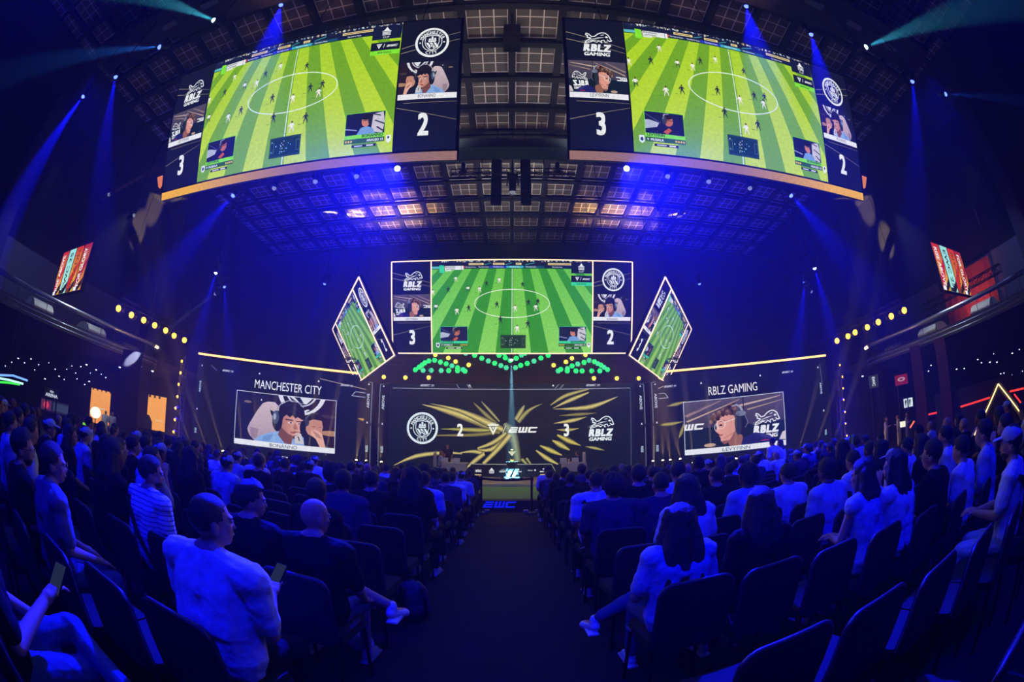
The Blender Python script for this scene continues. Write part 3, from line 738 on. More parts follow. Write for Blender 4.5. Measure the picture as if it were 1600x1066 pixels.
for sd in (-1, 1):
    q = [Vector(p) for p in ((-11.5, 24.58, 8.94), (-6.7, 16.44, 8.99), (-5.01, 17.42, 5.7), (-9.82, 25.56, 5.65))]
    if sd > 0: q = [Vector((-p.x, p.y, p.z)) for p in (q[1], q[0], q[3], q[2])]
    r = score_screen('tilted LED screen set edge-on to the %s of the central stage screen' % ('left' if sd < 0 else 'right'), q[0], q[1], q[3], (q[0] - q[3]).length, PAL_D, True, depth=.12)
    hang(r, [q[0] * .9 + q[1] * .1, q[1] * .9 + q[0] * .1])

# ---------------------------------------------------------------- stage
STG = mat('glossy_stage_floor', (36, 42, 44), .22, 0, 0, 40, .6)
STZ = .3
stg = MB().prism([(-8.4, 12.45, .01), (8.4, 12.45, .01), (8.4, 24.2, .01), (8.85, 25.4, .01), (9.45, 25.4, .01), (9.45, 27.2, .01), (-9.45, 27.2, .01), (-9.45, 25.4, .01), (-8.85, 25.4, .01), (-8.4, 24.2, .01)], (0, 0, STZ - .01)).build('stage_platform', STG)
tag(stg, 'low dark stage platform in front of the big LED wall', 'stage')
o = MB().box((0, 15.0, STZ + .006), (16, 4.9, .012)).build('turf_mat', mat('green_turf_mat', (64, 160, 52), .7, 0, .3, 90)); tag(o, 'green floor mat across the front of the stage', 'mat')
o = MB().lathe([(0.01, 0), (3.1, 0), (3.1, .02), (0.01, .02)], (0, 19.6, STZ + .002), 48).build('stage_disc', mat('pale_disc', (150, 150, 130), .3)); tag(o, 'round pale disc set into the stage floor in front of the desk', 'disc')
cv = Cv(.002); ewc(cv, -.42, .055, .19, (10, 30, 245), 1)
rs = MB().box((0, 12.38, .15), (7, .1, .28)).build('riser_front', mat('blue_riser', (14, 14, 40), .6)); tag(rs, 'dark blue stage riser with blue letters facing the aisle', 'riser')
o = cv.build('letters', screen_mat('riser_letters', .9), rs); o.matrix_world = frame_mtx((-.42, 12.31, .32), (1, 12.31, .32), (-.42, 12.31, .02))
# main LED wall
XL, XR, YW, Z0, Z1 = -8.1, 8.1, 26.7, STZ + .02, 5.86
def mapper(M):
    inv = M.inverted(); O = M.translation; n = M.col[2].to_3d()
    def f(px, py):
        d = dirn(px, py); t = (O - CAM).dot(n) / d.dot(n); p = inv @ (CAM + d * t); return (p.x, p.y)
    return f
BG = (12, 18, 30)
def streak(cv, pts, w, c, lay, bg=BG):
    """soft tapered streak through three points"""
    def cr(seq, t):
        n = len(seq); k = min(int(t * (n - 1)), n - 2); f = t * (n - 1) - k
        p0, p1, p2, p3 = seq[max(k - 1, 0)], seq[k], seq[k + 1], seq[min(k + 2, n - 1)]
        return .5 * (2 * p1 + (p2 - p0) * f + (2 * p0 - 5 * p1 + 4 * p2 - p3) * f * f + (3 * p1 - p0 - 3 * p2 + p3) * f ** 3)
    N_ = 9
    pts, w = [(cr([p[0] for p in pts], i / N_), cr([p[1] for p in pts], i / N_)) for i in range(N_ + 1)], [max(0, cr(list(w), i / N_)) for i in range(N_ + 1)]
    n = len(pts); L = []; Rr = []
    for i, p in enumerate(pts):
        a = pts[max(i - 1, 0)]; b = pts[min(i + 1, n - 1)]; dx, dy = b[0] - a[0], b[1] - a[1]; k = math.hypot(dx, dy) or 1
        ww = w[i] / 2; L.append((p[0] - dy / k * ww, p[1] + dx / k * ww)); Rr.append((p[0] + dy / k * ww, p[1] - dx / k * ww))
    for i in range(n - 1):
        for A, B in ((pts, L), (Rr, pts)):
            Q = [A[i], A[i + 1], B[i + 1], B[i]]
            m0 = (pts[i], pts[i + 1])
            def col(x, y, m0=m0, i=i):
                best = min(math.hypot(x - q[0], y - q[1]) for q in m0)
                return c if best < 1e-6 else bg
            cv.poly(Q, col, lay)
def qwall(name, M, w, h, draw, label, cat='screen', m='stage_wall_picture', d=.3):
    r = empty(name, label=label, cat=cat, mtx=M)
    MB().box((w / 2, h / 2, -d / 2 - .01), (w, h, d)).build('housing', DARK, r)
    cv = Cv(.003); cv.clip = (0, 0, w, h); draw(cv); cv.build('picture', screen_mat(m), r)
    return r
Mw = frame_mtx((XL, YW, Z1), (XR, YW, Z1), (XL, YW, Z0)); mw = mapper(Mw)
GL = (224, 208, 120)
def dwall(cv):
    w, h = XR - XL, Z1 - Z0
    cv.rect(0, 0, w, h, lambda x, y: (10, 18 + 4 * y / h, 32), 0)
    g = lambda x, y: mw(560 + x / 3.333, 560 + y / 3.333)
    k = 1.0
    for pts, ws, c, ly in (
        ([(330, 240), (480, 280), (640, 335), (740, 380)], (0, .45, .6, .5), GL, 1), ([(370, 235), (520, 270), (660, 330), (750, 372)], (0, .25, .5, .4), GL, 2),
        ([(600, 232), (660, 290), (730, 350)], (.05, .3, .2), (160, 150, 90), 1), ([(640, 225), (690, 280), (735, 330)], (.05, .22, .12), (180, 172, 110), 2),
        ([(425, 368), (560, 372), (690, 376), (780, 372)], (0, .3, .3, .3), (190, 184, 90), 1), ([(230, 405), (420, 402), (600, 400), (720, 385)], (0, .12, .26, .3), (150, 140, 70), 2),
        ([(620, 470), (700, 440), (770, 390)], (.14, .3, .3), GL, 3), ([(622, 478), (690, 476), (760, 425), (780, 400)], (.1, .3, .3, .3), GL, 4),
        ([(180, 560), (300, 510), (450, 492), (540, 498)], (0, .3, .25, .1), GL, 3), ([(530, 492), (600, 486), (655, 497)], (.05, .25, .3), GL, 4), ([(655, 497), (600, 540), (545, 590)], (.3, .3, .0), GL, 5),
        ([(790, 400), (720, 480), (650, 550)], (.4, .35, .25), GL, 6), ([(850, 525), (870, 545), (885, 560)], (.25, .2, .05), (180, 176, 100), 3), ([(875, 520), (893, 545), (905, 560)], (.2, .15, .05), (180, 176, 100), 4),
        ([(760, 340), (790, 380), (815, 440), (830, 540)], (.3, .8, .6, .5), (150, 160, 120), 2), ([(830, 330), (890, 270), (960, 235)], (.4, .25, 0), (180, 172, 100), 2), ([(820, 320), (850, 270), (865, 245)], (.3, .3, .05), (200, 190, 120), 3),
        ([(1000, 245), (1080, 195), (1200, 160)], (.05, .28, .1), (196, 186, 100), 2), ([(1010, 262), (1110, 215), (1200, 178)], (0, .3, .1), GL, 3), ([(1015, 265), (1200, 255), (1350, 200)], (0, .35, .05), GL, 4),
        ([(1040, 300), (1150, 292), (1240, 285)], (0, .26, .0), (150, 140, 70), 5), ([(1015, 340), (1110, 325), (1190, 305)], (0, .3, 0), GL, 6), ([(1030, 372), (1090, 374), (1150, 365)], (0, .25, 0), (200, 190, 100), 5),
        ([(1035, 400), (1095, 430), (1160, 455)], (.15, .38, .02), (220, 206, 90), 6), ([(1180, 460), (1230, 468), (1285, 480)], (0, .22, 0), (190, 186, 90), 5), ([(1010, 428), (1050, 450), (1100, 478)], (.1, .4, .1), (222, 208, 96), 7),
        ([(945, 455), (1000, 480), (1060, 505)], (.08, .36, .08), (222, 208, 96), 8), ([(925, 480), (980, 520), (1040, 552)], (.1, .34, .1), (222, 208, 110), 9), ([(30, 1), (31, 2)], (0, 0), GL, 1)):
        streak(cv, [g(*p) for p in pts], [v * 1.0 for v in ws], c, ly)
    # outline and small writing
    Lc = (170, 176, 190)
    a, b, c_, d_ = g(180, 155), g(1415, 155), g(1415, 180), g(160, 575)
    cv.line(a, b, .035, Lc, 12); cv.line(b, g(1420, 580), .03, (90, 96, 110), 12)
    for x in (322, 1185): p = g(x, 146); small_ewc(cv, p[0], p[1], .13, (200, 204, 214), 12)
    for x in (505, 560, 570): cv.line(g(x, 128), g(x + 20, 156), .03, Lc, 12)
    for x in (1050, 1075): cv.line(g(x, 130), g(x - 26, 158), .03, Lc, 12)
    for x, y in ((580, 142), (1014, 142)): p = g(x, y); cv.poly([(p[0] - .07, p[1] - .05), (p[0] + .07, p[1] - .05), (p[0], p[1] + .08)], W_, 12)
    cc = g(333, 364); crest(cv, cc[0], cc[1], 1.02, 13, (12, 28, 34), (226, 240, 244))
    p = g(530, 372); cv.text('2', *p, .78, (250, 250, 240), 13, .72, .035)
    p = g(1083, 372); cv.text('3', *p, .78, (250, 250, 240), 13, .72, .035)
    p = g(702, 368); shard(cv, p[0], p[1], .36, (246, 246, 226), 13, (60, 60, 40)); cv.text('PRO', p[0], p[1] + .34, .1, W_, 15, 1.3, .02)
    cv.line(g(752, 392), g(768, 350), .03, W_, 13)
    p = g(780, 388); ewc(cv, p[0], p[1], .36, (248, 248, 240), 13)
    p = g(1262, 372); bull_logo(cv, p[0], p[1], .86, 13, (240, 248, 248))
qwall('led_backdrop', Mw, XR - XL, Z1 - Z0, dwall, 'huge dark LED wall behind the stage with team emblems, scores and gold streaks')
# header truss cover above the wall, columns with vertical writing
for sd in (-1, 1):
    for j, (x0, y0) in enumerate(((8.25, 26.3), (9.05, 25.6))):
        h = 5.5
        M = frame_mtx((sd * x0 - .3, y0, STZ + h), (sd * x0 + .3, y0, STZ + h), (sd * x0 - .3, y0, STZ))
        def dcol(cv, sd=sd, j=j, h=h):
            cv.rect(0, 0, .6, h, (14, 16, 24), 0)
            ex = .06 if (sd < 0) == (j == 0) else .54
            ex = .54 if (sd > 0) == (j == 0) else .06
            cv.line((ex, h * .98), (ex, h * .52), .03, (150, 160, 176), 1); cv.line((ex, h * .48), (ex, .1), .03, (130, 140, 156), 1); cv.line((ex, h * .98), (.3, h * .99), .03, (130, 140, 156), 1)
            cv.text('ABOVE', .3, h * .77, .17, (214, 226, 236), 1, 1.25, .015, rot=90 * -sd); cv.text('RISE', .3, h * .22, .17, (200, 224, 232), 1, 1.0, .015, rot=90 * -sd)
            cv.poly([(.24, h * .51), (.36, h * .51), (.3, h * .535)], W_, 1); cv.poly([(.24, h * .955), (.36, h * .955), (.3, h * .975)], W_, 1)
        r = qwall('led_column', M, .6, h, dcol, 'narrow LED column with vertical writing, %s one %s of the stage wall' % ('inner' if j == 0 else 'outer', 'left' if sd < 0 else 'right'), 'screen', d=.3)
# angled side walls
WING = []
for sd in (-1, 1):
    O, I = Vector((sd * 19.05, 20.0, 0)), Vector((sd * 8.9, 24.6, 0))
    tl, tr = (O, I) if sd < 0 else (I, O)
    w = (I - O).length; zt = 5.95
    M = frame_mtx(tl + Vector((0, 0, zt)), tr + Vector((0, 0, zt)), tl + Vector((0, 0, .02))); mp = mapper(M); WING.append((sd, M, w))
    def dwing(cv, sd=sd, mp=mp, w=w):
        cv.rect(0, 0, w, 6, (13, 17, 28), 0)
        Lc = (120, 128, 148)
        if sd < 0:
            g = lambda x, y: mp(280 + x / 4.706, 560 + y / 4.706)
            corners = [g(432, 230), g(1160, 316), g(1140, 698), g(397, 628)]
        else:
            g = lambda x, y: mp(980 + x / 4.706, 560 + y / 4.706)
            corners = [g(408, 326), g(1143, 244), g(1172, 640), g(428, 712)]
        x0, x1 = (corners[0][0] + corners[3][0]) / 2, (corners[1][0] + corners[2][0]) / 2
        y1, y0 = (corners[0][1] + corners[1][1]) / 2, (corners[2][1] + corners[3][1]) / 2
        ys = y0 + (y1 - y0) * .1
        cv.rect(x0, y0, x1, ys, (232, 234, 238), 2)
        old = sub(cv, x0, ys, x1, y1)
        (_lay)(cv, pic_city if sd < 0 else pic_rblz, 2); cv.T = old[0]; cv.clip = old[1]
        cv.frame(x0, y0, x1, y1, .03, (226, 232, 240), 20)
        cm = (x0 + x1) / 2
        cv.text('BONANNO' if sd < 0 else 'LEVYFINN', cm, y0 + (ys - y0) * .5, (ys - y0) * .68, (24, 60, 60), 20, .8, .01, width=1.75)
        if sd < 0:
            a, b = g(556, 183), g(1046, 238)
            cv.text('MANCHESTER CITY', (a[0] + b[0]) / 2, (a[1] + b[1]) / 2, .54, (244, 246, 246), 3, .6, .012, width=b[0] - a[0])
            for x, y in ((316, 94), (1186, 202)): p = g(x, y); small_ewc(cv, p[0], p[1], .11, (196, 200, 212), 3)
            for x, y in ((168, 52), (590, 112), (1025, 168), (130, 370)): p = g(x, y); cv.poly([(p[0] - .06, p[1] - .05), (p[0] + .06, p[1] - .05), (p[0], p[1] + .08)], W_, 3)
            cv.line(g(232, 50), g(280, 92), .03, Lc, 3); cv.line(g(1035, 150), g(1420, 240), .03, (190, 176, 130), 3); cv.line(g(1420, 240), g(1460, 258), .03, (190, 176, 130), 3)
            cv.pl([g(1296, 246), g(1402, 260), g(1386, 290), g(1268, 275), g(1296, 246)], .03, (200, 206, 214), 3)
            p = g(152, 206); cv.text('ABOVE', *p, .13, (180, 220, 230), 3, 1.25, .015, rot=90); p = g(118, 528); cv.text('RISE', *p, .13, (180, 220, 230), 3, 1, .015, rot=90)
            p = g(714, 738); cv.text('stc', *p, .14, W_, 3, 1, .02); a, b = g(752, 734), g(864, 742); cv.rect(a[0], a[1] - .06, b[0], a[1] + .1, (210, 214, 220), 3)
            streak(cv, [g(1310, 442), g(1350, 452), g(1388, 462)], (0, .22, 0), (210, 170, 70), 3, (13, 17, 28))
        else:
            a, b = g(598, 240), g(956, 203)
            cv.text('RBLZ GAMING', (a[0] + b[0]) / 2, (a[1] + b[1]) / 2, .54, (244, 240, 232), 3, .6, .012, width=b[0] - a[0])
            for x, y in ((1138, 112), (272, 216)): p = g(x, y); small_ewc(cv, p[0], p[1], .11, (196, 200, 212), 3)
            for x, y in ((1403, 66), (544, 182), (978, 126), (122, 228), (138, 524), (1446, 384)): p = g(x, y); cv.poly([(p[0] - .06, p[1] - .05), (p[0] + .06, p[1] - .05), (p[0], p[1] + .08)], W_, 3)
            cv.pl([g(172, 268), g(278, 258), g(302, 290), g(190, 302), g(172, 268)], .03, (200, 206, 214), 3); cv.line(g(110, 276), g(270, 205), .04, (190, 176, 130), 3)
            cv.line(g(150, 250), g(160, 700), .03, (100, 106, 120), 3); cv.line(g(1415, 40), g(1436, 190), .02, Lc, 3)
            p = g(1426, 220); cv.text('ABOVE', *p, .13, (200, 220, 230), 3, 1.25, .015, rot=-90); p = g(1462, 545); cv.text('RISE', *p, .13, (180, 220, 230), 3, 1, .015, rot=-90)
            p = g(134, 372); cv.text('ABOVE', *p, .13, (180, 200, 210), 3, 1.25, .015, rot=-90); p = g(144, 674); cv.text('RISE', *p, .13, (180, 220, 230), 3, 1, .015, rot=-90)
            for pts in ([(290, 355), (360, 338), (430, 318)], [(190, 492), (310, 485), (410, 466)], [(415, 480), (400, 540), (380, 590)]): streak(cv, [g(*p) for p in pts], (0, .26, .04), (180, 170, 70), 3, (13, 17, 28))
            a, b = g(800, 748), g(908, 738); cv.rect(a[0], a[1] - .05, b[0], a[1] + .1, (150, 154, 160), 3)
    qwall('led_backdrop', M, w, 5.93, dwing, ('left' if sd < 0 else 'right') + ' angled LED wall with a large player portrait, ' + ('two men in the picture' if sd < 0 else 'one man in glasses in the picture'))
    o = MB().beam(tl + Vector((0, -.1, zt + .22)), tr + Vector((0, -.1, zt + .1)), .09, .11).build('led_strip', emis('amber_strip', (255, 190, 110), 2.4))
    tag(o, 'glowing amber light strip along the top of the %s angled wall' % ('left' if sd < 0 else 'right'), 'light strip')
# roof edge over the stage wall
o = MB().box((0, 26.9, 6.15), (19, .5, .5)).build('stage_header', DARK); tag(o, 'dark header running along the top of the stage wall', 'header')

# desk with sponsor marks
Md = frame_mtx((-2.45, 22.0, 1.12), (2.25, 22.0, 1.12), (-2.45, 22.0, STZ)); md = mapper(Md)
desk = empty('sponsor_desk', label='long dark desk with a row of white sponsor marks at centre stage', cat='desk', mtx=Md)
gd = lambda x, y: md(670 + x / 6.154, 700 + y / 6.154)
tl_, tr_, br_, bl_ = gd(405, 156), gd(1180, 156), gd(1215, 222), gd(372, 222)
tot = [tl_, tr_, br_, (br_[0], .0), (bl_[0], .0), bl_]
MB().prism([(p[0], p[1], 0) for p in tot], (0, 0, -.7)).build('body', mat('desk_panel', (34, 40, 46), .4), desk)
cv = Cv(.003)
for a, b in ((tl_, tr_), (tl_, bl_), (tr_, br_)): cv.line(a, b, .025, (176, 176, 160), 2)
p = gd(478, 216); cv.text('stc', *p, .17, W_, 2, 1.2, .03)
p = gd(604, 220); temple(cv, p[0], p[1], .16, W_, 2)
for x in (720,): p = gd(x, 218); cv.text('LENOVO', p[0], p[1] + .04, .05, (200, 200, 200), 2, 1, .01); cv.text('LEGION', p[0], p[1] - .05, .09, W_, 2, 1, .03)
p = gd(858, 210); cv.ell(p[0], p[1], .06, .06, W_, 2, 14); cv.rect(p[0] - .18, p[1] - .13, p[0] + .18, p[1] - .09, W_, 2)
p = gd(975, 216); cv.text('Allianz', p[0], p[1], .07, W_, 2, 1, .01); cv.ell(p[0] + .25, p[1], .045, .045, W_, 2, 14)
p = gd(1105, 215); cv.ell(p[0], p[1] + .06, .06, .04, W_, 2, 10); cv.rect(p[0] - .2, p[1] - .1, p[0] + .2, p[1] - .05, W_, 2)
for a, b in ((385, 505), (1070, 1225)):
    A, B = gd(a, 258), gd(b, 258); cv.rect(A[0], A[1] - .02, B[0], A[1] + .02, (255, 226, 160), 2)
    A, B = gd(a, 285), gd(b, 285); cv.rect(A[0], max(.02, A[1]), B[0], max(.03, A[1]) + .03, (170, 96, 60), 2)
cv.build('sponsor_marks', screen_mat('desk_marks', .95), desk, 1, 1)
# trophy on its plinth
pt = at_y(799, 745, 21.0)
pl = empty('plinth', (0, 20.9, STZ + .02), label='dark tapered plinth carrying the trophy in front of the desk', cat='plinth')
MB().lathe([(.55, 0), (.55, .05), (.3, .1), (.26, .78), (.3, .82), (.3, .84)], (0, 0, 0), 4).build('body', mat('teal_plinth', (14, 26, 28), .8), pl)
tr0 = empty('trophy', (0, 20.9, STZ + .865), label='small gold and white trophy standing on the dark plinth', cat='trophy')
GOLDM = mat('gold', (255, 200, 80), .25, 1)
MB().lathe([(.13, 0), (.13, .06), (.09, .09), (.07, .12)], (0, 0, 0), 8).build('base', GOLDM, tr0)
m_ = MB()
for sg in (-1, 1): m_.path([(0, 0, .1), (sg * .06, 0, .2), (sg * .04, 0, .32), (sg * .15, 0, .46)], .028, 8)
m_.build('stem', BLACK, tr0)
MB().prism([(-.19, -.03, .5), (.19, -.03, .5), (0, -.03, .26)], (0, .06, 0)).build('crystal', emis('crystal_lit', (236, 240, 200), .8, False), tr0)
MB().ell((0, 0, .56), (.07, .07, .05)).build('cap', GOLDM, tr0)

# competitor tables
def stage_table(px, label, mirror):
    c = at_y(px, 738, 21.6); r = empty('draped_table', (c.x, 21.6, STZ), label=label, cat='table')
    MB().box((0, 0, .735), (1.3, .7, .03)).build('tabletop', WHITE, r)
    MB().prism([(-.64, -.36, .73), (.64, -.36, .73), (.6, -.4, .3), (-.6, -.4, .3)], (0, .02, 0)).prism([(mirror * .64, -.36, .73), (mirror * .64, .36, .73), (mirror * .7, .3, .1), (mirror * .7, -.3, .1)], (.02, 0, 0)).build('cloth', mat('table_cloth', (222, 214, 214), .8), r)
    for x in (-.58, .58):
        for y in (-.3, .3): MB().tube((x, y, 0), (x, y, .72), .02).build('leg', BLACK, r)
    for k, dx in enumerate((-.5, .1)):
        l = empty('laptop', (c.x + dx, 21.5, STZ + .752), label='open pale laptop at the %s end of the %s stage table' % (('left', 'right')[k], 'left' if px < 800 else 'right'), cat='laptop')
        MB().box((0, 0, .01), (.34, .24, .018)).build('base', GREY, l)
        MB().box((0, -.13, .13), (.34, .014, .23), Matrix.Rotation(R(-14), 3, 'X')).build('lid', WHITE, l)
    o = MB().lathe([(.05, 0), (.05, .17), (.045, .18)], (c.x - .18, 21.7, STZ + .752), 14).build('tumbler', WHITE)
    tag(o, 'white drinking cup between the laptops on the %s stage table' % ('left' if px < 800 else 'right'), 'cup')
    return c
TL_ = stage_table(711, 'draped table with two laptops left of centre stage', -1)
TR_ = stage_table(895, 'draped table with two laptops right of centre stage', 1)
# barrier at the end of the aisle
for sd in (-1, 1):
    x = -.83 if sd < 0 else .53
    r = empty('barrier_post', (x, 11.6, 0), label='black belt barrier post at the %s side of the aisle end' % ('left' if sd < 0 else 'right'), cat='barrier')
    MB().lathe([(.17, 0), (.17, .02), (.14, .05), (.04, .07)], (0, 0, 0), 24).build('base', GREY, r)
    MB().tube((0, 0, .06), (0, 0, .95), .032).build('post', BLACK, r); MB().lathe([(.045, .93), (.045, 1.03), (.03, 1.05)]).build('belt_head', BLACK, r)
    for dx in (-.16, .16): MB().box((dx, .0, .09), (.13, .14, .05)).build('weight', mat('pale_weight', (150, 150, 150), .5), r)
n = 12; pts = [(-.8 + 1.3 * i / n, 11.6, .985 - .035 * math.sin(math.pi * i / n)) for i in range(n + 1)]
m_ = MB()
for i in range(n): m_.beam(pts[i], pts[i + 1], .006, .06)
o = m_.build('barrier_belt', BLACK); tag(o, 'black belt stretched between the two barrier posts', 'belt')
# ---------------------------------------------------------------- rigging: trusses and fixtures
def truss(name, p, q, s, label, cables=(), parts=True, seg=.6):
    p, q = Vector(p), Vector(q)
    r = empty(name, p, label=label, cat='truss')
    d = q - p; x = d.normalized(); u = Vector((0, 0, 1)) if abs(x.z) < .9 else Vector((0, 1, 0))
    a = u.cross(x).normalized(); b = x.cross(a); n = max(2, int(d.length / seg)); h = s / 2
    ch = MB(); lc = MB()
    cs_ = [a * h + b * h, -a * h + b * h, -a * h - b * h, a * h - b * h]
    for c in cs_: ch.tube(c, d + c, s * .08, seg=6)
    for i in range(n):
        t0, t1 = d * (i / n), d * ((i + 1) / n)
        for k in range(4):
            A, B = cs_[k], cs_[(k + 1) % 4]
            lc.tube(t0 + (A if i % 2 else B), t1 + (B if i % 2 else A), s * .045, seg=4, caps=False); lc.tube(t0 + A, t0 + B, s * .045, seg=4, caps=False)
    ch.build('chords', BLACK, r); lc.build('lacing', BLACK, r)
    for c in cables:
        c = Vector(c) - p; MB().tube(c, Vector((c.x, c.y, 17.99 - p.z)), .02, seg=6).build('cable', BLACK, r)
    return r
LENS_B = emis('blue_lens', (70, 90, 255), 6); LENS_B2 = emis('bright_blue_lens', (150, 165, 255), 30); LENS_C = emis('cyan_lens', (170, 250, 255), 8); LENS_W = emis('white_lens', (150, 156, 170), .7, False)
def moving_head(loc, aim, label, lens, hang_up=True, s=1.0, group=None, color=None, energy=0, size=12, blend=.4, pipe=0):
    loc, aim = Vector(loc), Vector(aim); d = (aim - loc).normalized()
    r = empty('moving_head_light', loc, label=label, cat='stage light', group=group)
    up = .32 * s if hang_up else -.32 * s
    MB().box((0, 0, up), (.34 * s, .26 * s, .12 * s)).build('base', BLACK, r)
    y = MB().path([(-.17 * s, 0, 0), (-.17 * s, 0, up * .85), (.17 * s, 0, up * .85), (.17 * s, 0, 0)], .028 * s, 6)
    y.build('yoke', BLACK, r)
    hd = MB().cone(-d * .16 * s, d * .1 * s, .12 * s, .105 * s, 12).tube(d * .1 * s, d * .2 * s, .11 * s, .115 * s, 14).build('head', BLACK, r)
    MB().ell(d * .2 * s, (.095 * s,) * 3, 12, 7).build('lens', lens, hd)
    if pipe: MB().tube((0, 0, up + .05), (0, 0, pipe - loc.z), .03, seg=6).build('pipe', BLACK, r)
    if color is not None:
        lamp('beam_light', 'SPOT', loc + d * .32 * s, color, energy * (30 if size > 8 else 110), aim, size, blend, .04)
    return r
# under the overhead screens
for sd in (-1, 1):
    nm = 'left' if sd < 0 else 'right'
    mp_ = (lambda x: x) if sd < 0 else (lambda x: 1600 - x)
    P = [at_y(mp_(x), y - 8, 10.9) for x, y in ((374, 295), (432, 292), (495, 285), (560, 272), (623, 263))]
    zz = P[2].z + .56
    a, b = Vector((P[0].x - sd * -.6, 10.9, zz)), Vector((P[4].x + sd * -1.0, 10.9, zz))
    truss('lighting_truss', a, b, .34, 'black lighting truss under the %s overhead screen' % nm, [(a.x * .9, 10.9, zz), (a.x * .5, 10.9, zz)])
    for i, p in enumerate(P):
        p = Vector((p.x, 10.9, zz - .56))
        if i == 4: moving_head(p, (sd * 1.3, .8, 1.4), 'brightest blue spotlight, under the inner end of the %s overhead screen' % nm, LENS_B2, color=BLUE, energy=2400, size=15, blend=.8)
        elif i == 0: moving_head(p, (p.x + sd * 3.5, 9.0, 3), 'blue spotlight under the outer end of the %s overhead screen' % nm, LENS_B, color=BLUE, energy=2700, size=24, blend=.5)
        else: moving_head(p, (p.x, 9.4, 0), 'dark moving head light, %s from the centre under the %s overhead screen' % (('', 'fourth', 'third', 'second')[i], nm), LENS_W)
# fixtures higher up and on side towers: (px, py, distance, aim dx, dy, dz, size, energy, color, lens, label)
HI = [((182, 113), 15, (168, 190), 16, 1300, BLUE, LENS_B, 'blue spotlight high on the upper left, shining straight down'), ((134, 145), 17, (20, 330), 15, 3600, BLUE, LENS_B, 'outermost blue spotlight on the upper left, shining down and outward'),
      ((256, 73), 12.5, (120, 88), 10, 900, (.02, .2, 1), LENS_B, 'pale blue spotlight on the upper left, shining sideways'), ((340, 34), 11.5, (215, -12), 15, 1500, CYAN, LENS_C, 'cyan spotlight above the left overhead screen'),
      ((1347, 76), 12.5, (1490, 22), 13, 1500, CYAN, LENS_C, 'cyan spotlight above the right overhead screen'), ((1425, 120), 15, (1432, 210), 16, 1000, BLUE, LENS_B, 'blue spotlight high on the upper right, shining straight down'),
      ((1472, 147), 17, (1600, 158), 9, 500, (.02, .1, 1), LENS_B, 'outermost faint blue spotlight on the upper right'), ((440, 3), 11, (425, 60), 26, 900, BLUE, LENS_B, 'blue spotlight at the top edge above the left overhead screen'),
      ((1165, 5), 11, (1178, 60), 26, 900, BLUE, LENS_B, 'blue spotlight at the top edge above the right overhead screen'), ((1266, 48), 12.5, (1282, 110), 24, 900, BLUE, LENS_B, 'blue spotlight above the outer half of the right overhead screen'),
      ((339, 420), 22, (-1.6, 1, -6), 17, 2300, BLUE, LENS_B2, 'upper blue spotlight on the tower left of the stage'), ((350, 442), 23, (1.0, 1.5, -6), 14, 1500, BLUE, LENS_B, 'second blue spotlight on the tower left of the stage'),
      ((341, 456), 22.5, (-3.6, -1.5, -3.2), 5, 250, (.7, .75, 1), LENS_W, 'small white spotlight on the tower left of the stage'), ((1271, 413), 22, (1.6, 1, -6), 17, 2600, BLUE, LENS_B2, 'upper blue spotlight on the tower right of the stage'),
      ((1258, 436), 23, (-1.4, 1.5, -6), 16, 2000, BLUE, LENS_B, 'second blue spotlight on the tower right of the stage'), ((1263, 452), 22.5, (3, -1.0, -2.6), 4, 200, (.7, .75, 1), LENS_W, 'small white spotlight on the tower right of the stage'),
      ((509, 438), 24, (-1.5, 1, -4), 22, 500, BLUE, LENS_B, 'blue spotlight between the left tower and the central screen'), ((1091, 438), 24, (1.5, 1, -4), 22, 500, BLUE, LENS_B, 'blue spotlight between the right tower and the central screen'),
      ((165, 307), 20, (5, 1, 1.6), 3, 120, (1, .35, .2), LENS_W, 'small reddish spotlight on the upper left wall'), ((204, 339), 20, (5, 1, 1.3), 3, 120, (1, .4, .25), LENS_W, 'second small reddish spotlight on the upper left wall')]
towers = {}
for (px, dist, aim, sz, en, col, lens, lab) in HI:
    p = at_d(px[0], px[1], dist)
    if len(aim) == 2: aim = at_d(aim[0], aim[1], dist) - p
    moving_head(p, p + Vector(aim), lab, lens, color=col, energy=en * 2.2, size=sz, pipe=17.99)
# hanging towers left and right of the stage
for sd in (-1, 1):
    p = at_d(338 if sd < 0 else 1269, 402, 22.3)
    truss('truss_tower', (p.x - sd * .5, p.y, p.z + .1), (p.x - sd * .5, p.y, 17.5), .45, 'vertical truss tower hanging %s of the stage' % ('left' if sd < 0 else 'right'))
# centre rigging in front of the ceiling
for nm, a, b in (('left', (701, 270), (800, 268)),):
    A, B = at_y(705, 272, 16.5), at_y(900, 272, 16.5)
    truss('lighting_truss', (A.x, 16.5, A.z), (B.x, 16.5, A.z), .34, 'horizontal truss in the gap between the two overhead screens', [(A.x * .5, 16.5, A.z), (B.x * .5, 16.5, A.z)])
for x, y0, y1, lab in ((775, 190, 320, 'left'), (822, 190, 320, 'right')):
    A = at_y(x, y0, 17.2); B = at_y(x, y1, 17.2)
    r = empty('speaker_array', (B.x, 17.2, B.z), label='thin black line of hanging loudspeakers, %s one in the ceiling gap' % lab, cat='loudspeaker')
    n = 11
    for i in range(n):
        MB().box((0, -.02 * i, .2 + i * .36), (.5, .34, .32), Matrix.Rotation(R(14 - i * 1.6), 3, 'X')).build('cabinet', BLACK, r)
    MB().tube((0, 0, n * .36), (0, 0, 17.99 - B.z), .03, seg=6).build('cable', BLACK, r)
c0 = at_y(800, 62, 9.6)
r = empty('speaker_array', (c0.x, 9.4, c0.z - .6), label='square black loudspeaker cluster hanging in the middle of the ceiling', cat='loudspeaker')
for i in range(3): MB().box((0, 0, i * .46), (.62, .5, .43)).build('cabinet', BLACK, r)
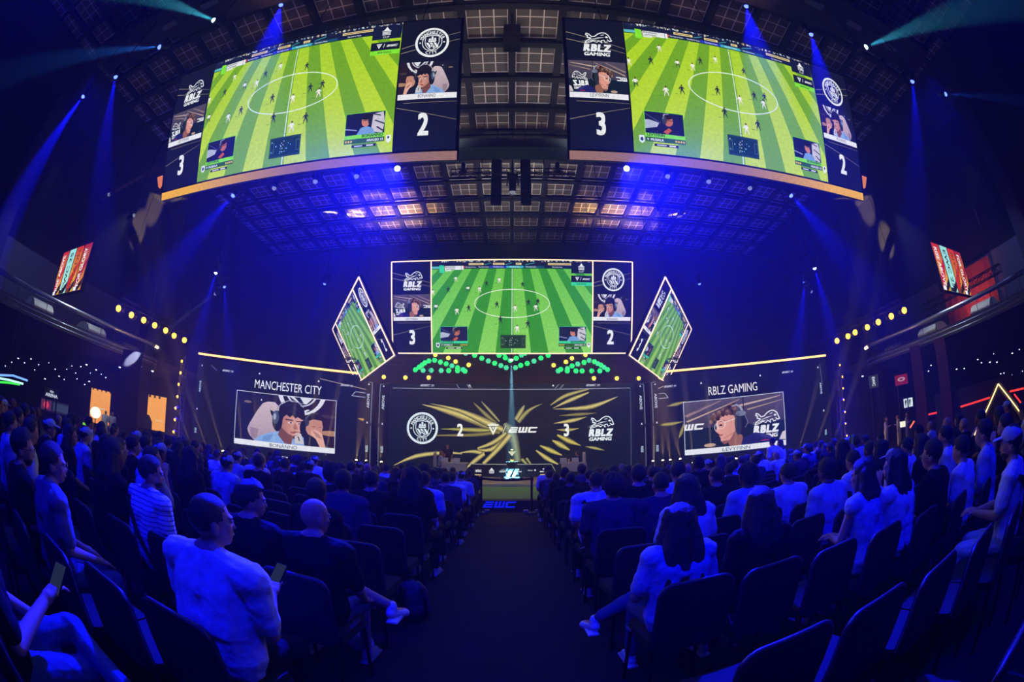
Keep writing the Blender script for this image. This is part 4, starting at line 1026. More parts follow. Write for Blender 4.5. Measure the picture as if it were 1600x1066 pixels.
MB().tube((0, 0, 1.2), (0, 0, 17.99 - c0.z + .6), .04, seg=6).build('cable', BLACK, r)
pc = at_y(801, 290, 16.3)
moving_head(pc, (0, 20, 2), 'dark spotlight hanging at the middle of the ceiling gap', LENS_W, s=1.5, pipe=17.99)
for x in (724, 871): p = at_y(x, 262, 16.5); moving_head(p, p + Vector((0, -1, 2)), 'dark spotlight at the %s end of the truss in the ceiling gap' % ('left' if x < 800 else 'right'), BLACK, hang_up=False)
# roof catwalk with flat grey panels, and the wide duct nearer the camera
DUCT = mat('duct_grey', (70, 78, 84), .5, .3)
for sd, nm in ((0, 'across'),):
    o = empty('catwalk', (0, 14.6, 14.0), label='grey catwalk hanging across the hall behind the two overhead screens', cat='catwalk')
    MB().box((0, 0, .3), (26, .9, .55)).build('body', DUCT, o)
    for x in (-2.6, 2.6, -7.5, 7.5): MB().box((x, -.46, .75), (.16, .08, .8)).build('bracket', GREY, o); MB().tube((x, 0, .5), (x, 0, 3.99), .03).build('cable', BLACK, o)
    for x in (-3.9, 3.9): MB().box((x, -.56, .0), (1.1, .2, .14)).build('light_panel', mat('pale_panel', (150, 150, 150), .6), o)
    MB().box((0, -.5, 1.05), (26, .06, .06)).build('rail', BLACK, o)
D = empty('air_duct', (0, 4.9, 16.6), label='wide dark air duct crossing the ceiling above the overhead screens', cat='duct')
for sd in (-1, 1):
    MB().beam((sd * 7.8, .6, .3), (sd * 19, -.4, 0), 1.9, .7).build('body', mat('duct_dark', (34, 34, 40), .6), D)
    for x in (11.5, 13.9, 16.5): MB().box((sd * x, .0, -.28), (.9, .3, .06)).build('grille', mat('duct_grille', (120, 122, 130), .6), D)
    for x in (8, 16): MB().tube((sd * x, .3, .4), (sd * x, .3, 1.39), .04).build('cable', BLACK, D)
# green pixel lamps over the stage and warm blinders between them
T = (lambda x, y: (560 + x / 3.333, 540 + y / 3.333))
LA = [(298, 128), (318, 114), (333, 103), (347, 92), (368, 82), (398, 78), (428, 88), (458, 97), (488, 107), (517, 118), (545, 127), (556, 135), (338, 131), (380, 131), (432, 132), (471, 132), (517, 133)]
CA = [(560, 42), (606, 53), (643, 68), (677, 82), (710, 94), (742, 106), (770, 117), (733, 53), (765, 66), (791, 79), (760, 42)]
CB = [(818, 117), (845, 105), (879, 95), (914, 83), (950, 67), (988, 53), (822, 68), (849, 52), (867, 42)]
RA = [(1040, 134), (1053, 126), (1088, 122), (1112, 108), (1141, 98), (1174, 90), (1201, 79), (1228, 86), (1245, 96), (1262, 104), (1278, 115), (1296, 127), (1087, 134), (1132, 134), (1164, 134), (1214, 134), (1256, 134)]
GREEN = [emis('green_disc', (30, 220, 100), 1.7, False), emis('teal_disc', (60, 200, 140), 1.4, False)]
YG = 23.6
proto = None
ORD = ['first', 'second', 'third', 'fourth', 'fifth', 'sixth', 'seventh', 'eighth', 'ninth', 'tenth', 'eleventh', 'twelfth', 'thirteenth', 'fourteenth', 'fifteenth', 'sixteenth', 'seventeenth', 'eighteenth', 'nineteenth', 'twentieth', 'twenty-first', 'twenty-second', 'twenty-third', 'twenty-fourth', 'twenty-fifth', 'twenty-sixth', 'twenty-seventh', 'twenty-eighth', 'twenty-ninth', 'thirtieth']
for cl, nm in ((LA, 'left zigzag'), (CA, 'left half of the middle zigzag'), (CB, 'right half of the middle zigzag'), (RA, 'right zigzag')):
    for i, (x, y) in enumerate(sorted(cl)):
        p = at_y(*T(x, y), YG)
        r = empty('disc_lamp', p)
        if proto is None:
            hs = MB().lathe([(.1, .06), (.18, 0), (.175, -.012)], (0, 0, 0), 6).build('housing', BLACK, r); hs.rotation_euler = (R(90), 0, 0)
            ln = MB().lathe([(.001, 0), (.155, 0), (.155, -.02), (.001, -.02)], (0, 0, 0), 6).build('lens', GREEN[0], r); ln.rotation_euler = (R(90), 0, 0); ln.location = (0, -.095, 0)
            rd = MB().tube((0, 0, .1), (0, 0, .3), .015, seg=5).build('hook', BLACK, r)
            proto = r
        else:
            for ch in proto.children:
                c = ch.copy(); COL.objects.link(c); c.parent = r
                if ch.name.startswith('lens') and i % 3 == 0: c.data = c.data.copy(); c.data.materials[0] = GREEN[1]
        tz = 8.1 if 'middle' in nm else 7.05
        MB().tube((0, .08, 0), (0, .1, tz - p.z), .012, seg=5).build('rod', BLACK, r)
        tag(r, 'round green lamp, %s from the left in the %s' % (ORD[i], nm), 'lamp', 'green lamps above the stage')
zr = at_y(800, 560, YG).z
for k, (xa, xb, z) in enumerate(((-10, -3.6, 7.05), (-3.4, 3.4, 8.1), (3.6, 10, 7.05))):
    truss('lighting_truss', (xa, YG + .1, z), (xb, YG + .1, z), .3, '%s truss above the stage carrying the green lamps' % ('left', 'middle', 'right')[k], [(xa * .8 + xb * .2, YG + .1, z), (xa * .2 + xb * .8, YG + .1, z)])
BL = emis('blinder_lens', (255, 170, 44), 6)
def blinder(p, label, group, en=60, aim=Vector((0, -1, -.12)), s=1.0, rod=None):
    r = empty('blinder_light', p, label=label, cat='stage light', group=group)
    d = aim.normalized()
    MB().cone(-d * .14 * s, d * .02, .12 * s, .15 * s, 12).build('housing', BLACK, r)
    MB().ell(d * .12 * s, (.09 * s,) * 3, 12, 7).build('lens', BL, r)
    MB().tube((0, 0, .1), (0, 0, .34), .02, seg=5).build('hook', BLACK, r)
    if rod: MB().path([(0, 0, .1), (0, 0, rod[1] - p.z), (rod[0] - p.x, 0, rod[1] - p.z)] if len(rod) == 2 else [(0, 0, .3), (0, rod[2] - p.y, rod[1] - p.z)], .015, 5).build('arm', BLACK, r)
    lamp('blinder_glow', 'POINT', p + d * .32, AMBER, en * 4, soft=.05)
for i, (x, y) in enumerate(sorted(((403, 50), (470, 66), (508, 85), (576, 102), (136, 165), (248, 168), (369, 168), (1180, 50), (1110, 68), (1079, 87), (1015, 104), (1224, 172), (1343, 172), (1456, 172)))):
    p = at_y(*T(x, y), 22.9)
    blinder(p, 'glowing amber lamp under the central screen, %s from the left' % ORD[i], 'amber lamps above the stage', 13, s=1.25, rod=(0, 6.55, 23.1) if abs(p.x) > 5.6 else (0, 7.05, 23.7))
truss('lighting_truss', (-9.9, 23.1, 6.55), (-5.8, 23.1, 6.55), .26, 'short low truss carrying amber lamps left of the stage', [(-9, 23.1, 6.5)])
truss('lighting_truss', (5.8, 23.1, 6.55), (9.9, 23.1, 6.55), .26, 'short low truss carrying amber lamps right of the stage', [(9, 23.1, 6.5)])
LB = [(187, 483), (207, 493), (226, 501), (243, 509), (260, 517), (273, 525), (289, 532)]
RB = [(1307, 533), (1324, 526), (1335, 520), (1354, 512), (1371, 504), (1391, 495), (1411, 486)]
for nm, row, X in (('left', LB, -20), ('right', RB, 20)):
    ps = [at_x(x, y, X) for x, y in row]
    for i, p in enumerate(ps): blinder(p, 'bright amber floodlight, %s from the %s in the row above the %s balcony' % (ORD[i], 'left' , nm), 'amber floodlights, %s row' % nm, 260, Vector((-X * .5, -15, -3)), 1.9, (X, (ps[0].z + ps[-1].z) / 2 + .5, p.y + .01))
    a, b = ps[0], ps[-1]
    truss('lighting_truss', (X, a.y, (a.z + b.z) / 2 + .5), (X, b.y, (a.z + b.z) / 2 + .5), .3, 'truss holding the row of amber floodlights on the %s' % nm, [(X, a.y, a.z + .4), (X, b.y, b.z + .4)])
for nm, col in (('left', [(286, 565), (284, 583), (281, 601), (279, 620), (276, 638), (275, 656), (273, 675)]), ('right', [(1311, 571), (1315, 589), (1316, 607), (1317, 625), (1319, 644), (1320, 662), (1322, 681)])):
    ps = [at_d(x, y, 25) for x, y in col]
    for i, p in enumerate(ps): blinder(p, 'amber lamp, %s from the top of the column beside the %s angled wall' % (ORD[i], nm), 'amber lamps, %s column' % nm, 11 if nm == 'left' else 4, s=.85 if nm == 'left' else .6)
    q = ps[-1]; truss('truss_tower', (q.x, q.y + .35, .02), (q.x, q.y + .35, ps[0].z + .5), .3, 'upright truss beside the %s angled wall carrying amber lamps' % nm)
# up-lights standing on the floor in front of the angled walls
for sd in (-1, 1):
    nm = 'left' if sd < 0 else 'right'
    sp = [((302, 706), (-3.2, -.5)), ((326, 708), (-3.0, -.3)), ((350, 709), (-2.6, 0)), ((380, 711), (-1.6, 0)), ((402, 712), (-1.2, 0)), ((428, 714), (-.7, 0)), ((454, 716), (-.3, 0)), ((480, 718), (.0, 0)), ((506, 720), (.4, 0))] if sd < 0 else \
         [((1296, 707), (3.4, -.4)), ((1270, 709), (3.0, -.2)), ((1245, 711), (2.6, 0)), ((1206, 713), (1.6, 0)), ((1150, 716), (.6, 0)), ((1112, 718), (.3, 0)), ((1084, 721), (0, 0))]
    for i, ((x, y), (ax, ay)) in enumerate(sp):
        p = at_z(x, y, .9); f = 20.2 + 0; W = WING[0 if sd < 0 else 1]
        # stand them about a metre in front of the angled wall
        n = W[1].col[2].to_3d(); O = W[1].translation; d = dirn(x, y); t = (O + n * 1.0 - CAM).dot(n) / d.dot(n); p = CAM + d * t; p.z = .34
        moving_head(p, p + Vector((ax, ay + (.95 if i > 2 else 0), 5)), 'warm floor up-light in front of the %s angled wall, %s from its outer end' % (nm, ORD[i]), emis('warm_lens', (255, 230, 180), 6), False, group='floor up-lights, ' + nm, color=GOLD, energy=1000 if i < 3 else 1700, size=6.5 if i < 3 else 5.5, blend=.6)
        MB().box((p.x, p.y, .0), (0, 0, 0))
    for i, x in enumerate((596, 572, 556) if sd < 0 else (1020, 1036, 1048, 1064)):
        p = at_y(x, 730, 23.5); p.z = STZ + .34
        moving_head(p, p + Vector((-sd * (-.5 + .4 * i), .4, 4)), 'small warm up-light at the %s corner of the stage, %s from the centre' % (nm, ORD[i]), emis('warm_lens', (255, 230, 180), 6), False, s=.8, group='corner up-lights, ' + nm, color=(1, .62, .2), energy=900, size=20, blend=.8)
# the cyan beam on the trophy
pb = at_y(799, 556, 21.2)
moving_head(pb, (0, 20.9, 1), 'spotlight hidden under the central screen sending a pale blue beam onto the trophy', LENS_C, color=(.25, .75, 1), energy=2500, size=8, blend=.5)
for (p, a, e) in WASH: lamp('wash_light', 'SPOT', p, BLUE, e, a, 62, .8, .25)
for (p, e, c) in CEILING_FILL: lamp('ceiling_fill', 'SPOT', p, c, e * 6, (p[0], p[1], 18), 150, 1, .3)
lamp('stage_light', 'SPOT', (0, 12, 13.0), (.8, 1, .85), 550, (0, 19, .3), 50, .9, .3)
lamp('stage_light', 'SPOT', (-4, 20, 6.0), (1, .85, .8), 50, (TL_.x, 22, 1), 40, .9, .2)
lamp('stage_light', 'SPOT', (4, 20, 6.0), (1, .8, .85), 60, (TR_.x, 22, 1), 40, .9, .2)
# faint warm light that spills from the stage onto faces
lamp('stage_spill', 'AREA', (0, 21.5, 5.0), (1, .5, .42), 45, (0, 0, 1.2), soft=0).data.size = 5
# ---------------------------------------------------------------- chairs
def rounded(w, h, r, n=5):
    pts = []
    for cx, cz, a0 in ((w / 2 - r, h - r, 0), (-w / 2 + r, h - r, 90), (-w / 2 + r, r, 180), (w / 2 - r, r, 270)):
        for i in range(n + 1): a = R(a0 + 90 * i / n); pts.append((cx + r * math.cos(a), cz + r * math.sin(a)))
    return pts
def back_shape():
    m = MB(); P = rounded(.43, .42, .07)
    m.prism([(x, -.018, z) for x, z in P], (0, .04, 0)); return m
TILT = Matrix.Rotation(R(-8), 4, 'X')
def chair_parts():
    r = empty('audience_chair')
    b = back_shape().build('backrest', FABRIC, r); b.location = (0, -.01, .44); b.rotation_euler = (R(8), 0, 0)
    e = MB().path([(x * .985, .0, z) for x, z in rounded(.44, .43, .075)], .013, 6, True).build('piping', PIPING, b)
    s = MB().prism([(x, z - .0, .43) for x, z in rounded(.43, .42, .05)], (0, 0, .06)).build('seat', FABRIC, r)
    for sg in (-1, 1):
        MB().tube((sg * .2, -.03, 0), (sg * .2, .0, .46), .013, seg=8).build('leg', BLACK, r)
        MB().tube((sg * .2, .42, 0), (sg * .2, .38, .44), .013, seg=8).build('leg', BLACK, r)
        MB().beam((sg * .21, .3, .45), (sg * .21, .4, .45), .03, .02).build('clip', CHROME, r, 'small shiny link clip')
    return r
def chair_single():
    m = MB(); a = R(8)
    n0 = len(m.v); back_shape_ = rounded(.43, .42, .07, 3)
    rot = lambda x, y, z: (x, y * math.cos(a) - z * math.sin(a) - .01, y * math.sin(a) + z * math.cos(a) + .44)
    m.prism([rot(x, -.018, z) for x, z in back_shape_], Vector(rot(0, .04, 0)) - Vector(rot(0, 0, 0)))
    m.prism([(x, z, .43) for x, z in rounded(.43, .42, .05, 3)], (0, 0, .06))
    for sg in (-1, 1):
        m.tube((sg * .2, -.03, 0), (sg * .2, .0, .46), .013, seg=5); m.tube((sg * .2, .42, 0), (sg * .2, .38, .44), .013, seg=5)
    me = m.mesh('audience_chair'); me.materials.append(FABRIC); me.materials.append(PIPING)
    q = MB(); pts = [rot(x * .985, 0, z) for x, z in rounded(.44, .43, .075, 3)]; q.path(pts, .013, 5, True)
    n = len(m.v); vs = m.v + q.v; fs = m.f + [tuple(i + n for i in f) for f in q.f]
    me = bpy.data.meshes.new('audience_chair'); me.from_pydata([tuple(v) for v in vs], [], fs); me.materials.append(FABRIC); me.materials.append(PIPING)
    for i, p in enumerate(me.polygons): p.material_index = 1 if i >= len(m.f) else 0; p.use_smooth = i >= len(m.f)
    bm = bmesh.new(); bm.from_mesh(me); bmesh.ops.recalc_face_normals(bm, faces=bm.faces); bm.to_mesh(me); bm.free()
    return me
ROWS = [.4, 1.18, 2.03, 2.95, 3.62, 4.36, 5.1, 5.85, 6.7, 7.45, 8.2, 9.0, 9.75, 10.5, 11.2]
NROW = len(ROWS)
SEATS = []          # (row, side, col, x, y, z, yaw)
for ri, y0 in enumerate(ROWS):
    for sd in (-1, 1):
        x = (1.22 if ri == 1 else 1.12) if sd < 0 else .93
        for c in range(18):
            X = x + .465 * c
            if X > 9.2: break
            y = y0 - .028 * X * X * (1 if X < 5 else 1) ; 
            if X > 5: y = y0 - .7 - .2 * (X - 5)
            sl = .056 * X if X < 5 else .2
            if math.hypot(X, y) < 1.1 or y < -.6: continue
            if ri == 0 and X < 1.3: continue
            SEATS.append((ri, sd, c, sd * X, y, step(y + .3 if abs(y - 6.3) < .5 else y), sd * math.atan(sl)))
def seat_words(s):
    front = NROW - 1 - s[0]
    return '%s row from the stage, %s seat %s of the aisle' % (ORD[front], ORD[s[2]], 'left' if s[1] < 0 else 'right')
vis = []
for s in SEATS:
    px, py = proj((s[3], s[4], s[5] + .85))
    if -40 < px < 1640 and py < 1120: vis.append(s)
vis.sort(key=lambda s: math.hypot(s[3], s[4]))
CH = chair_parts(); CHM = chair_single(); first = True
stuffm = []
for i, s in enumerate(vis):
    loc = (s[3], s[4], s[5] + .002)
    if i < 300:
        if math.hypot(s[3], s[4]) < 5.2:
            if first: r = CH; first = False
            else: r = copy_tree(CH)
        else:
            r = bpy.data.objects.new('audience_chair', CHM); COL.objects.link(r)
        r.location = loc; r.rotation_euler = (0, 0, s[6])
        tag(r, 'black padded chair, ' + seat_words(s), 'chair', 'audience chairs')
    else: stuffm.append((loc, s[6]))
if stuffm:
    bm = bmesh.new()
    for loc, a in stuffm:
        n = len(bm.verts); bm.from_mesh(CHM); bm.verts.ensure_lookup_table()
        M = Matrix.Translation(loc) @ Matrix.Rotation(a, 4, 'Z')
        for v in bm.verts[n:]: v.co = M @ v.co
    me = bpy.data.meshes.new('distant_chairs'); bm.to_mesh(me); bm.free(); me.materials.append(FABRIC); me.materials.append(PIPING)
    o = bpy.data.objects.new('distant_chairs', me); COL.objects.link(o); tag(o, 'farther rows of small black padded chairs', 'chairs', kind='stuff')

# ---------------------------------------------------------------- people
def remeshed(mb, name, voxel, smooth=3, rough=0):
    me = mb.mesh(name); o = bpy.data.objects.new('tmp', me)
    m = o.modifiers.new('r', 'REMESH'); m.mode = 'VOXEL'; m.voxel_size = voxel; m.use_smooth_shade = True
    if smooth: s = o.modifiers.new('s', 'SMOOTH'); s.factor = .5; s.iterations = smooth
    out = evaluated(o); bpy.data.meshes.remove(me)
    out.name = name
    out.polygons.foreach_set('use_smooth', [True] * len(out.polygons))
    if rough:
        n = len(out.vertices); co = [0.0] * (3 * n); no = [0.0] * (3 * n)
        out.vertices.foreach_get('co', co); out.vertex_normals.foreach_get('vector', no)
        for i in range(n):
            p = Vector(co[3 * i:3 * i + 3]); k = (noise.noise(p * 9) + .5 * noise.noise(p * 23)) * rough
            for a in (0, 1, 2): co[3 * i + a] += no[3 * i + a] * k
        out.vertices.foreach_set('co', co); out.update()
    return out
SKIN = mat('skin', (196, 146, 122), .55, 0, .05, 60); SKIN2 = mat('skin_deep', (128, 84, 62), .55, 0, .05, 60)
HAIR = mat('dark_hair', (22, 18, 20), .5, 0, .6, 160); HAIRB = mat('brown_hair', (74, 46, 34), .5, 0, .6, 160); HAIRG = mat('fair_hair', (140, 110, 84), .5, 0, .6, 160)
def cloth(name, rgb): return mat(name, rgb, .85, 0, .35, 28, .2, .06)
C_WHITE, C_BLACK, C_NAVY, C_GREY, C_LIGHT = cloth('white_cotton', (228, 228, 232)), cloth('black_cotton', (16, 16, 20)), cloth('navy_cotton', (50, 54, 84)), cloth('grey_cotton', (112, 112, 124)), cloth('pale_blue_cotton', (176, 188, 220))
JEANS, PANTS = cloth('blue_denim', (70, 84, 120)), cloth('dark_trousers', (22, 22, 30))
STRIPED = None
def striped():
    m = cloth('striped_shirt', (228, 228, 236)); nt = m.node_tree; b = nt.nodes['Principled BSDF']
    tc = nt.nodes.new('ShaderNodeTexCoord'); w = nt.nodes.new('ShaderNodeTexWave'); w.bands_direction = 'Z'; w.inputs['Scale'].default_value = 9.5; w.inputs['Distortion'].default_value = 1.0
    nt.links.new(tc.outputs['Object'], w.inputs[0]); mx = nt.nodes.new('ShaderNodeMix'); mx.data_type = 'RGBA'; mx.inputs[6].default_value = (*lin((120, 126, 170)), 1); mx.inputs[7].default_value = (*lin((232, 232, 240)), 1)
    gt = nt.nodes.new('ShaderNodeMath'); gt.operation = 'GREATER_THAN'; gt.inputs[1].default_value = .2; nt.links.new(w.outputs['Fac'], gt.inputs[0]); nt.links.new(gt.outputs[0], mx.inputs[0]); nt.links.new(mx.outputs[2], b.inputs['Base Color'])
    return m
STRIPED = striped()
EYEW, EYED = mat('eye_white', (230, 226, 220), .3), mat('eye_dark', (20, 14, 12), .2)
def V(*a): return Vector(a)
def make_person(name='person', lean=0.06, head=(0, 0), arms=('lap', 'lap'), hair='short', voxel=.012, female=False, legs='sit', cap=None, glasses=False, beard=False, shorts=False, sleeve='short', fat=1.0, stand=False, robe=False, phone=None, strap=False, slump=0, hairmat=None, skin=None, top=C_WHITE, bottom=PANTS, hero=False, shoes=None, headphones=False):
    """builds body (one mesh), hair and clothing; origin on the floor under the pelvis, facing +Y. returns dict of meshes and a list of children"""
    P0 = V(0, .21, .56) if not stand else V(0, 0, .93)
    up = V(0, math.sin(lean), math.cos(lean)); fw = V(0, math.cos(lean), -math.sin(lean))
    T = lambda x, f, h: P0 + V(x, 0, 0) + up * h + fw * f
    sw = (.175 if female else .2) * (1 + (fat - 1) * .7)
    neck0 = T(0, -.015, .47); neck1 = T(0, .025, .552)
    hd = neck1 + V(0, .01, .07)
    Rh = Matrix.Rotation(head[0], 3, 'Z') @ Matrix.Rotation(-head[1], 3, 'X')
    H = lambda x, y, z: hd + Rh @ V(x, y, z)
    B = MB()
    # head
    B.ell(H(0, -.012, .045), (.074, .094, .092), 18, 12, Rh); B.ell(H(0, .02, .0), (.062, .07, .085), 16, 10, Rh); B.ell(H(0, .046, -.056), (.036, .034, .03), 12, 8, Rh)
    B.cone(H(0, .084, .02), H(0, .097, -.012), .007, .011, 8); B.ell(H(0, .078, .036), (.052, .018, .012), 10, 6, Rh); B.ell(H(0, .083, -.04), (.022, .012, .009), 8, 6, Rh)
    for sg in (-1, 1): B.ell(H(sg * .074, -.012, .008), (.011, .022, .034), 8, 8, Rh @ Matrix.Rotation(sg * .3, 3, 'Z')); B.ell(H(sg * .04, .055, .0), (.022, .02, .026), 8, 6, Rh)
    B.cone(neck0, neck1 + V(0, 0, .01), .058, .054, 12)
    # trunk
    for sg in (-1, 1):
        B.cone(T(sg * .085, 0, .02), T(sg * .07, .0, .2), .1, .095 * fat); B.cone(T(sg * .07, 0, .2), T(sg * .1, 0, .4), .1 * fat, .098)
        B.cone(T(sg * sw, -.005, .455), T(sg * .03, .0, .5), .058, .05); B.cone(T(sg * .12, -.012, .468), T(sg * .03, -.004, .535), .048, .04)
    # arms
    hands = []; armseg = []
    POSE = {'lap': ((.25, .03, .2), (.12, .3, .09), (-.1, .6, -.2)), 'chin': ((.17, .2, .22), (.05, .17, .5), (-.3, .1, .8)), 'phone': ((.25, .06, .19), (.1, .3, .28), (-.3, .7, .3)), 'up': ((.24, .2, .42), (.15, .34, .66), (0, .2, 1)),
            'knee': ((.26, .06, .2), (.16, .36, .02), (0, .8, -.4)), 'down': ((.25, 0, .18), (.24, .06, -.06), (0, .1, -1)), 'back': ((.32, -.12, .3), (.5, .0, .32), (1, .2, 0)), 'clasp': ((.24, .08, .22), (.03, .34, .2), (-.5, .6, .2)), 'desk': ((.24, .1, .25), (.16, .34, .27), (0, 1, 0))}
    for sg, ps in zip((-1, 1), arms):
        e, w, hdn = POSE[ps]
        S = T(sg * sw, -.0, .44); E = T(sg * e[0], e[1], e[2]); Wp = T(sg * w[0], w[1], w[2]); d = (T(sg * hdn[0], hdn[1], hdn[2]) - T(0, 0, 0)).normalized()
        B.cone(S, E, .05, .039); B.cone(E, Wp, .039, .026)
        armseg.append((S, E, Wp))
        side = d.cross(V(0, 0, 1)); side = side.normalized() if side.length > .1 else V(1, 0, 0); nrm = side.cross(d).normalized()
        B.cone(Wp, Wp + d * .03, .026, .03); 
        for k in (-1, 0, 1): B.cone(Wp + d * .03 + side * k * .018, Wp + d * .085 + side * k * .021, .016, .015)
        if hero:
            for k, L in ((-1.5, .055), (-.5, .07), (.5, .075), (1.5, .065)):
                a0 = Wp + d * .09 + side * k * .0195; a1 = a0 + d * L * .55 - nrm * L * .2; a2 = a1 + d * L * .3 - nrm * L * .5
                B.cone(a0, a1, .0088, .0082, 7); B.cone(a1, a2, .0082, .0072, 7)
            t0 = Wp + d * .035 + side * -.03; B.cone(t0, t0 + d * .04 - side * .02 - nrm * .012, .012, .009, 7); B.cone(t0 + d * .04 - side * .02 - nrm * .012, t0 + d * .068 - side * .018 - nrm * .022, .009, .0075, 7)
        else:
            for k, L in ((-1.5, .055), (-.5, .07), (.5, .075), (1.5, .065)): B.cone(Wp + d * .085 + side * k * .02, Wp + d * (.085 + L) + side * k * .026 - nrm * .02, .0095, .008, 6)
            B.cone(Wp + d * .04 - side * .03, Wp + d * .085 - side * .055, .012, .009, 6)
        hands.append(Wp + d * .1)
    # legs
    legp = []
    for sg in (-1, 1):
        hp = P0 + V(sg * .09, .0, 0)
        if stand: kn, an = P0 + V(sg * .1, .02, -.44), P0 + V(sg * .11, -.02, -.86)
        elif legs == 'sit': kn, an = V(sg * .13, .62, .51), V(sg * .12, .64, .1)
        elif legs == 'wide': kn, an = V(sg * .24, .58, .5), V(sg * .2, .66, .1)
        elif legs == 'stretch': kn, an = V(sg * .13, .62, .48), V(sg * .14, .86, .12)
        elif legs == 'cross': kn, an = (V(.1, .66, .52), V(.1, .66, .1)) if sg > 0 else (V(-.02, .64, .66), V(.3, .72, .5))
        elif legs == 'crossl': kn, an = (V(-.1, .66, .52), V(-.1, .66, .1)) if sg < 0 else (V(.04, .68, .66), V(-.34, .86, .36))
        legp.append((hp, kn, an))
        B.cone(hp, kn, .078, .056); B.cone(kn, an, .055, .035)
        fd = V(0, 1, -.05) if an.z < .2 or stand else V(-.3 if an.x < 0 else .3, .9, -.2).normalized()
        B.cone(an + V(0, -.02, -.04), an + fd * .15 + V(0, 0, -.055), .032, .026)
    body = remeshed(B, 'body', voxel, 2)
    parts = [('body', body, skin or SKIN, None)]
    if voxel < .01:
        for sg in (-1, 1):
            e = MB().ell(H(sg * .03, .084, .022), (.012, .008, .008), 8, 6, Rh); n = len(e.f)
            e.ell(H(sg * .03, .09, .022), (.005, .004, .005), 8, 6, Rh); me = e.mesh('eye'); me.materials.append(EYEW); me.materials.append(EYED)
            for i, p in enumerate(me.polygons): p.material_index = int(i >= n)
            parts.append(('eye', me, EYEW, 0))
    # shirt
    S_ = MB(); g = .016
    S_.cone(T(0, -.03, .34), T(0, -.016, .478), .09, .066); S_.cone(T(0, .03, .36), T(0, .02, .45), .08, .05)
    for sg, (S, E, Wp) in zip((-1, 1), armseg):
        S_.cone(T(sg * .085, .01, .04 if not stand else -.04), T(sg * .07, .005, .2), (.104 + g) * (1 + (fat - 1) * .5), (.1 + g) * fat); S_.cone(T(sg * .07, 0, .2), T(sg * .098, 0, .395), (.104 + g) * fat, .102 + g)
        S_.cone(T(sg * sw, -.005, .452), T(sg * .05, -.008, .492), .064 + g, .054 + g * .5)
        k = {'short': .72, 'none': .05, 'long': 1}[sleeve]
        S_.cone(S, S + (E - S) * k, .054 + g, .046 + g * (1.4 if sleeve == 'short' else .6))
        if sleeve == 'long': S_.cone(E, Wp, .046 + g * .6, .034)
    parts.append(('shirt', remeshed(S_, 'shirt', max(voxel, .009), 4, .009), top, None))
    # trousers or robe
    L_ = MB()
    if robe:
        for sg in (-1, 1): L_.cone(P0 + V(sg * .09, 0, .02), P0 + V(sg * .12, 0, -.78), .13, .13)
        parts.append(('robe', remeshed(L_, 'robe', max(voxel, .012), 3), top, None))
    else:
        L_.cone(P0 + V(-.06, 0.01, .01), P0 + V(.06, 0.01, .01), .105, .105)
        for hp, kn, an in legp:
            L_.cone(hp, kn, .09, .07)
            if not shorts: L_.cone(kn, an + V(0, 0, .02) if an.z < .2 or stand else kn + (an - kn) * .9, .069, .052)
        parts.append(('trousers' if not shorts else 'shorts', remeshed(L_, 'trousers', max(voxel, .01), 3, .006), bottom, None))
    for i, (hp, kn, an) in enumerate(legp):
        s = MB(); fd = V(0, 1, -.02) if an.z < .2 or stand else V(-.35 if an.x < 0 else .35, .9, -.25).normalized()
        a0 = an + V(0, -.03, -.055); s.cone(a0, an + fd * .15 + V(0, 0, -.062), .04, .036); s.cone(an + V(0, 0, -.0), a0 + V(0, .02, 0), .042, .042); s.box(an + fd * .06 + V(0, 0, -.09), (.085, .29, .022))
        parts.append(('shoe', remeshed(s, 'shoe', max(voxel, .008), 2), shoes or (WHITE if i % 2 == 0 and hero else mat('shoe_grey', (150, 150, 160), .7)), None))
    # hair
    hm = hairmat or HAIR
    if hair != 'bald':
        h = MB(); q = 1.0
        h.ell(H(0, -.018, .055), (.083, .1, .094), 22, 16, Rh)
        vs, fs = h.v, h.f; inv = Rh.inverted()
        keep = lambda v: not ((lambda l: (l.y > .04 and l.z < .085) or (l.y > -.07 and l.z < .045 + (l.y - .03) * .75) or l.z < -.05)(inv @ (Vector(v) - hd)))
        ff = [f for f in fs if sum(keep(vs[i]) for i in f) >= len(f) - 1]
        used = sorted({i for f in ff for i in f}); mp2 = {i: k for k, i in enumerate(used)}
        amp = {'short': .004, 'quiff': .007, 'curly': .016, 'long': .006, 'buzz': .0, 'bob': .006, 'bun': .004}[hair]
        V2 = []
        for i in used:
            v = Vector(vs[i]); n = (v - hd).normalized()
            k = amp * (1 + noise.noise(v * 40) * 1.2) + (.012 if hair == 'quiff' and (inv @ (v - hd)).y > 0 else 0) + (-.004 if hair == 'buzz' else 0)
            V2.append(v + n * k)
        h2 = MB(); h2.add(V2, [tuple(mp2[i] for i in f) for f in ff], True)
        if hair == 'curly':
            rnd = random.Random(5)
            for i in used[::2]:
                v = Vector(vs[i]); n = (v - hd).normalized(); h2.ell(v + n * .012, (.02, .02, .02), 6, 5)
